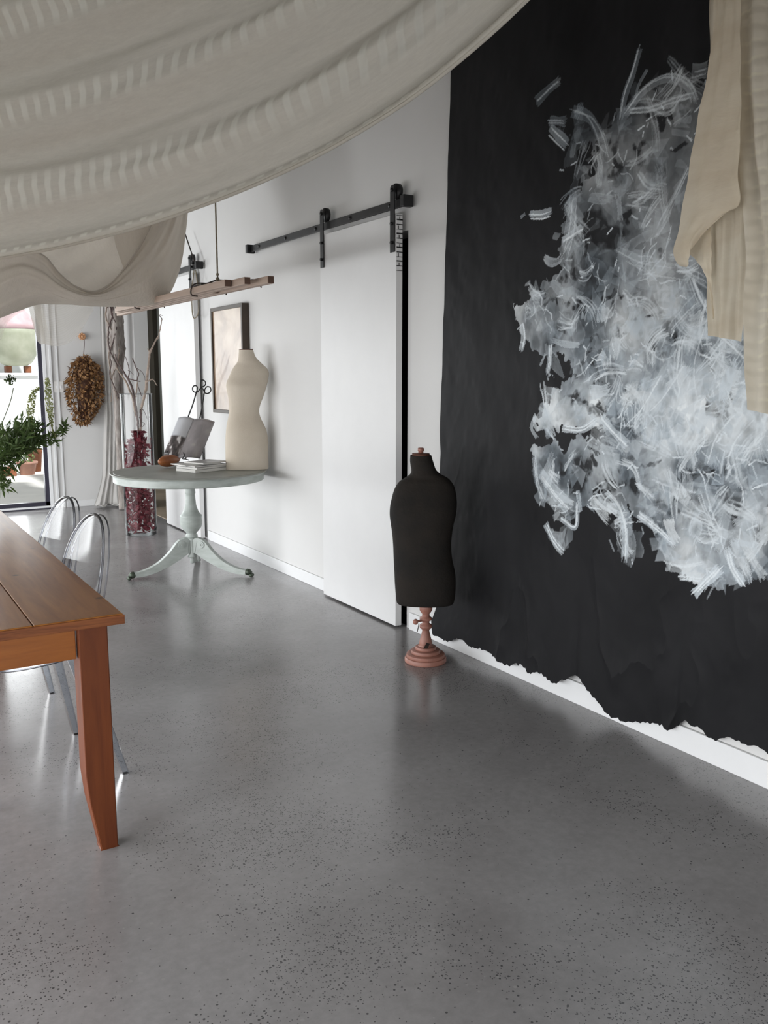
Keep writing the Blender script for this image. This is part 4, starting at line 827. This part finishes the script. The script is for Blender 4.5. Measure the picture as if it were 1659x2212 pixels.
for x, y, sx, sy in ((tx1-.125, ty0+.035, -1, -1), (tx0+.04, ty0+.035, 1, -1), (tx1-.125, ty1-.12, -1, 1), (tx0+.04, ty1-.12, 1, 1)):
    w = .085; G = []
    for z, c in ((.721, 0), (.25, 0), (.16, .008), (0, .034)):
        x0 = x+(c if sx < 0 else 0); x1 = x+w-(c if sx > 0 else .0); y0 = y+(0 if sy < 0 else c); y1 = y+w-(c if sy < 0 else 0)
        G.append([(x0, y0, z), (x1, y0, z), (x1, y1, z), (x0, y1, z)])
    b = MB().grid(np.array(G, float), closed=True); b.f += [(0, 1, 2, 3), (15, 14, 13, 12)]; b.mi += [0, 0]; b.build('leg', 'pine_leg', t, smooth=False, bevel=.003)

# ------------------------------------------------------------------ clear chairs (seat faces the table, -x)
def make_chair():
    t = thing('ghost_chair', 'clear plastic oval-backed chair nearer the table corner', 'chair', (0, 0, 0), 'clear chairs along the pine table')
    # local frame: back at +x, seat centre at origin
    k = 40; G = []
    for q in np.linspace(0, 1, 8):
        ring = [(.205*q*math.copysign(abs(cos(a))**.85, cos(a)), .20*q*math.copysign(abs(sin(a))**.85, sin(a))*(1-.10*cos(a)), .452+.012*q*q) for a in np.linspace(0, 2*pi, k, endpoint=False)]
        if q == 0: ring = [(0.001*cos(a), .001*sin(a), .452) for a in np.linspace(0, 2*pi, k, endpoint=False)]
        G.append(ring)
    MB().grid(np.array(G), closed=True).build('seat', 'clear_plastic', t)
    ed = np.array(G[-1]); MB().tube(np.vstack([ed, ed[:1]]), .007, 8).build('seat_rim', 'plastic_rim', t)
    rim = []
    def bp(a, q=1.):
        y = .182*q*sin(a); z = .69-.245*q*cos(a); zz = z
        x = .165+.10*((zz-.45)/.5)+.03*(1-(y/.2)**2); return (x, y, zz)
    G = np.array([[bp(a, max(q, .01)) for a in np.linspace(0, 2*pi, 44, endpoint=False)] for q in np.linspace(0, 1, 9)])
    bk = MB().grid(G, closed=True).build('backrest', 'clear_plastic', t)
    MB().tube(np.array([bp(a) for a in np.linspace(0, 2*pi, 60)]), .0055, 8).build('back_rim', 'plastic_rim', bk)
    MB().tube(np.array([np.array(bp(a))+np.array([.022, 0, -.004]) for a in np.linspace(.25*pi, 1.75*pi, 50)]), .0035, 6).build('outer_rim', 'plastic_rim', bk)
    def leg(p0, p1, w0, w1):
        G = []
        for q in np.linspace(0, 1, 8):
            c = np.array(p0)*(1-q)+np.array(p1)*q; w = w0*(1-q)+w1*q; G.append([c+np.array(d)*w for d in ((-1, -1, 0), (1, -1, 0), (1, 1, 0), (-1, 1, 0))])
        b = MB().grid(np.array(G), closed=True); b.f += [(3, 2, 1, 0), tuple(28+q for q in range(4))]; b.mi += [0, 0]; return b
    for s in (-1, 1):
        leg((-.16, s*.15, .452), (-.215, s*.195, 0), .017, .012).build('leg', 'plastic_rim2', t, smooth=False, bevel=.002)
        leg((.15, s*.15, .455), (.26, s*.235, 0), .018, .012).build('leg', 'plastic_rim2', t, smooth=False, bevel=.002)
    return t
glassy('plastic_rim2', (.80, .83, .87), edge=(.38, .42, .50), gl=.9, rough=.06)
ch = make_chair()
def dup(root):
    r = root.copy(); COL.objects.link(r)
    for c in list(root.children):
        d = c.copy(); COL.objects.link(d); d.parent = r
        for g_ in c.children: h = g_.copy(); COL.objects.link(h); h.parent = d
    return r
ch.location = (.485, 3.30, 0); ch.rotation_euler = (0, 0, radians(9))
c2_ = dup(ch); c2_.location = (.50, 3.84, 0); c2_.rotation_euler = (0, 0, radians(10)); c2_['label'] = 'clear plastic oval-backed chair further along the table, behind the nearer one'

# ------------------------------------------------------------------ glass floor vase with leaves and driftwood
VC = np.array([2.262, 8.02, 0]); VR = .142; VH = 1.285
t = thing('floor_vase', 'tall clear glass cylinder vase standing on the concrete floor', 'vase', tuple(VC))
MB().lathe([(VR, .006), (VR, VH)], VC, 56, cap=False).build('glass_wall', 'vase_glass', t)
b = MB(); 
b.tube([(VC[0]+VR*cos(a), VC[1]+VR*sin(a), VH) for a in np.linspace(0, 2*pi, 57)], .0045, 6)
b.build('glass_lip', 'vase_rim', t)
MB().lathe([(VR-.002, 0.001), (VR-.002, .018)], VC, 56).build('glass_foot', 'vase_rim', t)
t = setp(thing('dried_leaves', 'burgundy dried leaves filling the tall glass vase', 'dried leaves', (VC[0], VC[1], .03)), kind='stuff')
bpy.data.objects.remove(t); b = MB()
nE = VC/np.linalg.norm(VC); rV = np.array([nE[1], -nE[0], 0])
for i in range(1250):
    z = .03+.925*random.random()**.9; sway = .02*sin(7*z+1); rad = (.095 if z > .45 else .118)*random.random()**.5; a = random.uniform(0, 2*pi)
    if z > .86: rad *= .4
    c = VC+rV*(sway-.012)+np.array([rad*cos(a), rad*sin(a), z]); leaf(b, c, random.uniform(.025, .06), random.uniform(.014, .028))
b.v = [tuple(VC+(lambda p: np.array([p[0], p[1], 0])*(min(1, .128/max(1e-6, math.hypot(p[0], p[1])))))(np.array(v)-VC)+np.array([0, 0, min(.955, max(.022, v[2]))])) for v in b.v]
o = b.build('dried_leaves', 'burgundy_leaf', smooth=False, kind='stuff'); setp(o, 'burgundy dried leaves filling the tall glass vase', 'dried leaves')
t = thing('driftwood_branches', 'bare grey driftwood branches rising out of the tall glass vase', 'branches', (VC[0], VC[1], .5))
def vb(px, py, d=0.): return onpl(px, py, VC+nE*d, VC)
brs = [([(303, 931), (306, 880), (314, 845), (318, 815), (321, 785), (324, 762), (331, 745), (343, 722), (347, 705), (350, 690)], [.012, .012, .015, .016, .012, .010, .006, .005], 'twig', .0),
       ([(324, 762), (319, 752)], [.009, .005], 'twig', 0), ([(343, 722), (340, 733), (334, 735)], [.006, .003], 'twig', 0), ([(350, 690), (345, 680), (352, 682)], [.005, .002], 'twig_dark', 0), ([(316, 826), (328, 820), (340, 833)], [.008, .006, .004], 'twig', -.02), ([(322, 822), (330, 818)], [.006, .003], 'twig', -.02),
       ([(299, 931), (296, 900), (290, 860), (282, 830), (272, 812), (262, 795), (252, 778), (248, 765)], [.011, .012, .013, .012, .009, .006], 'twig_dark', .02), ([(294, 900), (286, 860), (277, 835), (266, 815), (258, 805), (250, 790)], [.010, .012, .010, .006], 'twig', .05),
       ([(276, 818), (279, 800), (276, 785), (270, 770), (264, 758), (262, 750)], [.006, .005, .003, .002], 'twig_dark', .0), ([(276, 818), (285, 820), (296, 823), (304, 824)], [.007, .006, .004], 'twig_dark', .0), ([(296, 822), (299, 806), (294, 795), (286, 774)], [.006, .006, .007], 'twig_dark', .0), ([(294, 795), (305, 802), (312, 812), (314, 824)], [.003, .003, .002], 'twig_dark', .0),
       ([(290, 870), (295, 845), (297, 825)], [.008, .006], 'twig', .02), ([(306, 855), (300, 840), (297, 828)], [.005, .004], 'twig_dark', -.02), ([(304, 880), (312, 890), (318, 905)], [.004, .002], 'twig_dark', -.05), ([(304, 922), (304, 905), (303, 885)], [.012, .01], 'twig_dark', -.02), ([(301, 900), (304, 915), (306, 922), (312, 915), (308, 912)], [.004, .003], 'twig_dark', -.04), ([(276, 800), (282, 803), (288, 810)], [.003, .002], 'twig_dark', 0)]
for pts, r, mt, d in brs:
    C_ = cr([vb(a, c, d) for a, c in pts], len(pts)*5); C_ += rng.normal(size=C_.shape)*.0015; C_[:, :2] += 0
    MB().tube(C_, [q*.85 for q in r], 7).build('branch', mt, t)
# ------------------------------------------------------------------ corner curtain and driftwood trunk
t = thing('linen_curtain', 'pale grey linen curtain pooling on the floor in the far corner', 'curtain', (2.50, 9.9, 0))
def curtain_part(x0, x1, y, n=90, m=60, seed=0, name='curtain_panel', fold=4.3):
    G = np.zeros((m, n, 3))
    for i in range(m):
        v = i/(m-1); z = .012+(2.75-.012)*(1-v)**1.0
        for j in range(n):
            f = j/(n-1); fl = max(0, (.35-z)/.35); wd = 1+.55*fl**2-.15*max(0, z-1.2)/1.5
            xm = (x0+x1)/2; x = xm+(x0+(x1-x0)*f-xm)*wd-.05*fl-.075*np.clip((1.0-z)/1, 0, 1); G[i, j] = (min(x, W-.03), y+.014*sin(2*pi*fold*f+seed+1.1*sin(1.3*z))+.008*sin(2*pi*2.1*f+3*z)-.05*fl**2*(1+.5*sin(9*f)), z+.0*fl)
    MB().grid(G).build(name, 'linen_curtain', t)
curtain_part(2.47, 2.665, 10.02, seed=.5)
b = MB()   # pooled hem
G = np.zeros((12, 60, 3))
for i in range(12):
    for j in range(60):
        a = i/11; f = j/59; G[i, j] = (2.31+.35*f, 9.96-.13*sin(pi*a)*(1+.3*sin(13*f))-.02, .012+.035*abs(sin(pi*a*1.0))*(.6+.4*sin(17*f+4*a))+.002)
b.grid(G).build('pooled_hem', 'linen_curtain', t)
t = thing('driftwood_log', 'weathered grey driftwood trunk wrapped in vine, upright before the linen curtain', 'driftwood', (2.46, 9.62, 0))
PT = np.array([2.45, 9.62, 0]); nT = PT/np.linalg.norm(PT)
def vt(px, py, d=0.): return onpl(px, py, PT+nT*d, PT)
c = [vt(247, 600), vt(246, 650), vt(248, 700), vt(251, 750), vt(252, 800), vt(254, 860), vt(258, 950), vt(262, 1040), vt(264, 1088)]
C_ = cr(c, 60); C_[-1][2] = .005
G = []
for i, p in enumerate(C_):
    q = i/59; r = np.interp(q, [0, .3, .45, 1], [.088, .082, .048, .036]); G.append([p+np.array([cos(a), sin(a), 0])*r*(1+.13*sin(3*a+4*q)+.07*sin(7*a+9*q)+.05*rng.normal()) for a in np.linspace(0, 2*pi, 22, endpoint=False)])
closed(np.array(G)).build('trunk', 'bark', t)
for s in range(4):
    q = [vt(236+random.uniform(-4, 6)+10*sin(k*.9+s*2)+k*1.6, 655+k*26+random.uniform(-6, 6), -.07-.02*(s % 2)) for k in range(9)]
    MB().tube(cr(q, 50)+rng.normal(size=(50, 3))*.002, [.008, .007, .005, .004], 6).build('vine', ['twig', 'twig_dark'][s % 2], t)

# ------------------------------------------------------------------ dried bunch, peg, switch
YW = YB-.001
t = thing('wall_peg', 'round flower-shaped wooden peg on the back wall', 'wall hook', tuple(ony(176, 727, YB)))
c = ony(176, 727, YB); b = MB()
b.tube([c, c+np.array([0, -.03, 0])], .014, 12)
for k in range(8): b.sphere(c+np.array([.027*cos(k*pi/4), -.03, .027*sin(k*pi/4)]), .015, 8)
b.sphere(c+np.array([0, -.036, 0]), .018, 8); b.build('peg', 'knob_wood', t)
t = thing('dried_flower_bunch', 'brown dried flower bunch hanging upside down by a wire from the peg', 'dried flowers', tuple(ony(182, 770, YB-.1)))
MB().tube(cr([c+np.array([.02, -.035, -.02]), ony(182, 745, YB-.05), ony(181, 760, YB-.08), ony(179, 775, YB-.1)], 14), .004, 6).build('wire', 'twig_dark', t)
fl, dk_ = MB(), MB(); core = MB()
out_ = [(768, 178, 7), (785, 182, 24), (800, 183, 33), (820, 182, 37), (840, 183, 38), (860, 184, 37), (880, 183, 30), (900, 180, 22), (912, 178, 10)]
oy = [o[0] for o in out_]
for i in range(1900):
    py = random.uniform(768, 915); cx = np.interp(py, oy, [o[1] for o in out_]); hw = np.interp(py, oy, [o[2] for o in out_]); u = random.uniform(-1, 1); px = cx+hw*u
    dpt = .10*sqrt(max(0, 1-u*u))*hw/38; p = ony(px, py, YB-.10-random.uniform(-.8, 1)*dpt)
    if p[1] > YB-.015: p[1] = YB-.015
    d = np.array([u, -.3, -1.2*random.random()-.2])+rng.normal(size=3)*.5; d[1] = -abs(d[1])
    if i % 4 == 0: leaf(fl, p, random.uniform(.04, .08), .005, d, 1)
    else: leaf(fl, p, random.uniform(.022, .055), random.uniform(.010, .020), d)
Gc = []
for py in np.linspace(774, 906, 16):
    cx = np.interp(py, oy, [o[1] for o in out_]); hw = np.interp(py, oy, [o[2] for o in out_])*.72; p0 = ony(cx, py, YB-.10); rx = hw/38*.125
    Gc.append([p0+np.array([rx*cos(a), min(.085, rx*.55*sin(a)), .008*random.random()]) for a in np.linspace(0, 2*pi, 20, endpoint=False)])
closed(np.array(Gc)).build('dark_core', 'dried_dark', t)
fl.build('flower_heads', ['dried_petal', 'dried_dark'], t, smooth=False)
p = ony(127, 836, YB); t = thing('light_switch', 'white double light switch plate beside the dried flower bunch', 'light switch', tuple(p))
boxes('plate', 'switch_plastic', [((p[0]-.05, YB-.008, p[2]-.06), (p[0]+.05, YB, p[2]+.06))], t, bevel=.002)
for s in (-1, 1): boxes('rocker', 'white_frame', [((p[0]+s*.02-.008, YB-.012, p[2]-.015), (p[0]+s*.02+.008, YB-.008, p[2]+.015))], t, bevel=.001)

# ------------------------------------------------------------------ hanging laths
LX = 1.85; k_ = LX/2.0; LZ = 1.45+.505*k_
def lath(x, y0, y1, label, w=.034, h=.036):
    t = thing('wooden_lath', label, 'lath', (x, y0, LZ), 'laths hung from the ceiling')
    boxes('bar', 'lath_wood', [((x-w/2, y0, LZ-h/2), (x+w/2, y1, LZ+h/2))], t, bevel=.002)
    boxes('sawn_end', 'lath_end', [((x-w/2+.002, y0-.0015, LZ-h/2+.002), (x+w/2-.002, y0+.001, LZ+h/2-.002))], t)
lath(LX, 4.436*k_, 7.48*k_, 'pinkish wooden lath hung on a cord, reaching furthest towards the white door')
lath(LX-.040, 5.15*k_, 6.9*k_, 'shortest pinkish wooden lath of the hung bundle, end nearest the knotted cord')
lath(LX-.080, 4.55*k_, 7.2*k_, 'second-longest pinkish wooden lath of the hung bundle')
lath(LX-.122, 4.72*k_, 7.0*k_, 'outermost pinkish wooden lath of the hung bundle, on the room side')
t = thing('rope', 'twisted brown cord holding up the wooden laths', 'cord', (LX-.06, 4.87, LZ))
hy = onx(470, 600, LX-.06)[1]
b = MB(); b.tube([(LX-.06, hy, LZ+.055), (LX-.06, hy, ZC)], .0045, 6); b.sphere((LX-.06, hy, LZ+.05), .012, 8); b.sphere((LX-.06, hy, LZ+.075), .009, 8); b.build('cord', 'rope', t)
def wrap(y, name='wire_tie'):
    z0, z1 = LZ-.023, LZ+.022; xa, xb = LX-.145, LX+.022
    MB().tube(cr([(xb, y-.03, z0), (xb, y-.03, z1), (LX-.06, y, z1+.014), (xa, y+.05, z1), (xa-.002, y+.06, z0), (xa+.03, y+.05, z0-.008)], 36), .0042, 6).build(name, 'wire_dark', t)
wrap(hy+.12); wrap(5.9)
MB().tube(cr([(LX-.145, hy+.15, LZ+.02), (LX-.10, hy+.06, LZ+.03), (LX-.06, hy, LZ+.045), (LX+.0, hy-.1, LZ+.024), (LX+.024, hy-.35, LZ+.01), (LX+.02, hy-.40, LZ-.022)], 40), .004, 6).build('wire_tie', 'wire_dark', t)

# ------------------------------------------------------------------ leafy branches in a vase on the pine table
PV = (.36, 4.70)
t = thing('vase', 'pale ceramic vase holding the leafy branches on the pine table', 'vase', (PV[0], PV[1], .751))
MB().lathe([(.05, 0), (.07, .04), (.075, .10), (.055, .17), (.04, .2), (.045, .22), (.035, .215), (.035, .19)], (PV[0], PV[1], .751), 28).build('body', 'vase_ceramic', t)
t = thing('leafy_branches', 'green leafy branches with pale flower spikes arching before the glass door', 'plant', (PV[0], PV[1], .90))
def gp_(px, py, d=0.): return ony(px, py, 4.74+d)
lv = MB()
def twig_leaves(pts, r, dens, ll=.035, sc=.030, d=0.):
    C_ = cr([gp_(*p[:2], (p[2] if len(p) > 2 else d)) for p in pts], 30); MB().tube(C_, r, 6).build('stem', 'green_stem', t)
    Lg = np.linalg.norm(np.diff(C_, axis=0), axis=1).sum()
    for i in range(int(dens*Lg*1.5)):
        q = random.random(); k = int(q*29); T = C_[min(k+1, 29)]-C_[max(k-1, 0)]; T /= np.linalg.norm(T)+1e-9
        dv = T*.5+rng.normal(size=3)*np.array([1, .6, 1])*.8; p = C_[k]+rng.normal(size=3)*sc*.3; leaf(lv, p, ll*random.uniform(.7, 1.45), .0062, dv)
root = (-150, 1010)
twig_leaves([root, (-20, 1000), (50, 978), (85, 955), (105, 946), (120, 940), (133, 925), (145, 912)], [.006, .005, .003, .002], 260)
twig_leaves([(118, 942), (128, 930), (138, 925), (143, 932)], .0015, 240, .03)
twig_leaves([(105, 947), (118, 952), (127, 954)], .0015, 300, .03)
for a in [[(-40, 1000), (0, 970), (25, 940), (35, 918)], [(-30, 1005), (20, 975), (50, 950), (62, 915)], [(20, 985), (50, 960), (75, 935), (88, 915)], [(-60, 1000), (-20, 960), (10, 930), (22, 925)], [(30, 980), (60, 965), (85, 955), (98, 958)], [(-40, 1010), (0, 1000), (20, 1005), (35, 1000)],
          [(-60, 1020), (-20, 1010), (5, 1025), (15, 1045)], [(-60, 1020), (-10, 1000), (10, 985), (30, 975)], [(-60, 1020), (-30, 1020), (-5, 1035), (3, 1055)], [(-20, 990), (20, 955), (45, 930), (70, 925)], [(0, 990), (40, 965), (70, 950), (95, 940)], [(-20, 960), (0, 945), (12, 935)], [(40, 975), (62, 955), (70, 930)], [(0, 960), (30, 945), (50, 920), (58, 900)]]:
    twig_leaves(a, .002, 420, .04, .05, random.uniform(-.1, .1))
lv.build('leaves', 'green_leaf', t, smooth=False)
MB().tube(cr([gp_(-60, 990), gp_(0, 922), gp_(14, 890), gp_(24, 862), gp_(29, 838)], 24), .0022, 6).build('stem', 'green_stem', t)
MB().tube(cr([np.array([PV[0], PV[1], .80]), np.array([PV[0]+.01, PV[1]+.01, .95]), gp_(-150, 1010), gp_(-60, 1000)], 24), .006, 6).build('stem', 'green_stem', t)
b = MB()
for i in range(110):
    a, e_ = random.uniform(0, 2*pi), random.uniform(0, 1); c = gp_(22+13*e_*cos(a), 820+11*e_*sin(a), random.uniform(-.02, .02)); b.sphere(c, random.uniform(.002, .0045), 5)
b.build('flower_head', 'green_leaf', t)
for pts in ([(84, 838), (75, 845), (69, 862), (67, 890), (68, 925), (70, 940)], [(102, 818), (104, 840), (106, 865), (110, 900), (114, 930), (117, 944)]):
    C_ = cr([gp_(*p) for p in pts], 60); b = MB(); b.tube(C_, .002, 5)
    for i in range(420):
        k = random.randrange(60); w = .019*sin(pi*min(1, .08+k/59*1.1))**.6 if k < 55 else .012
        a = random.uniform(0, 2*pi); b.sphere(C_[k]+np.array([cos(a)*w, sin(a)*w, random.uniform(-.006, .006)])*random.uniform(.5, 1), random.uniform(.0022, .004), 4)
    b.build('flower_spike', 'pale_floret', t)

vt_ = bpy.data.objects['draped_voile']; G = np.zeros((40, 120, 3)); uvs = []  # unseen cloth added left of view to keep window light off the upper wall
for i in range(40):
    for j in range(120):
        f = j/119; v = i/39; G[i, j] = (-.95+.08*sin(9*f+5*v)+.05*sin(23*f), -1.6+8.6*f, 1.14+.08*sin(pi*3*f)+2.4*v); uvs.append((7*f, .2+.1*v))
b = MB().grid(G); b.uv = uvs; b.build('unseen_light_blocker', 'blocker_voile', vt_)
# ------------------------------------------------------------------ light
def area(name, loc, rot, sx, sy, power, col=(1, 1, 1), spread=180):
    l = bpy.data.lights.new(name, 'AREA'); l.shape = 'RECTANGLE'; l.size = sx; l.size_y = sy; l.energy = power; l.color = col; l.spread = radians(spread)
    o = bpy.data.objects.new(name, l); COL.objects.link(o); o.location = loc; o.rotation_euler = rot; return o
area('daylight_left', (XL-.25, 4.4, 1.1), (0, -pi/2, 0), 2.0, 9.6, 690, (.965, .982, 1))
area('daylight_front', (-.3, YF-.25, .8), (pi/2, 0, 0), 3.6, 1.3, 36, (1, .985, .97), 110)
area('daylight_back', (.3, YB+.9, 1.25), (-pi/2, 0, 0), 2.9, 2.2, 100, (.97, .985, 1))
sun = bpy.data.lights.new('sun', 'SUN'); sun.energy = 5.; sun.angle = radians(3); so = bpy.data.objects.new('sun', sun); COL.objects.link(so); so.rotation_euler = (radians(-38), radians(8), 0)
so.rotation_euler = (radians(35), radians(12), 0)
w = bpy.data.worlds.new('world'); SC.world = w; w.use_nodes = True; nt = w.node_tree; bg = nt.nodes['Background']; bg.inputs[0].default_value = (.86, .93, 1, 1); bg.inputs[1].default_value = .35
SC.view_settings.view_transform = 'Standard'; SC.view_settings.look = 'None'; SC.view_settings.exposure = 0.0
SC.cycles.transparent_max_bounces = 24; SC.cycles.max_bounces = 10; SC.cycles.diffuse_bounces = 5
SC.cycles.sample_clamp_indirect = 6.0
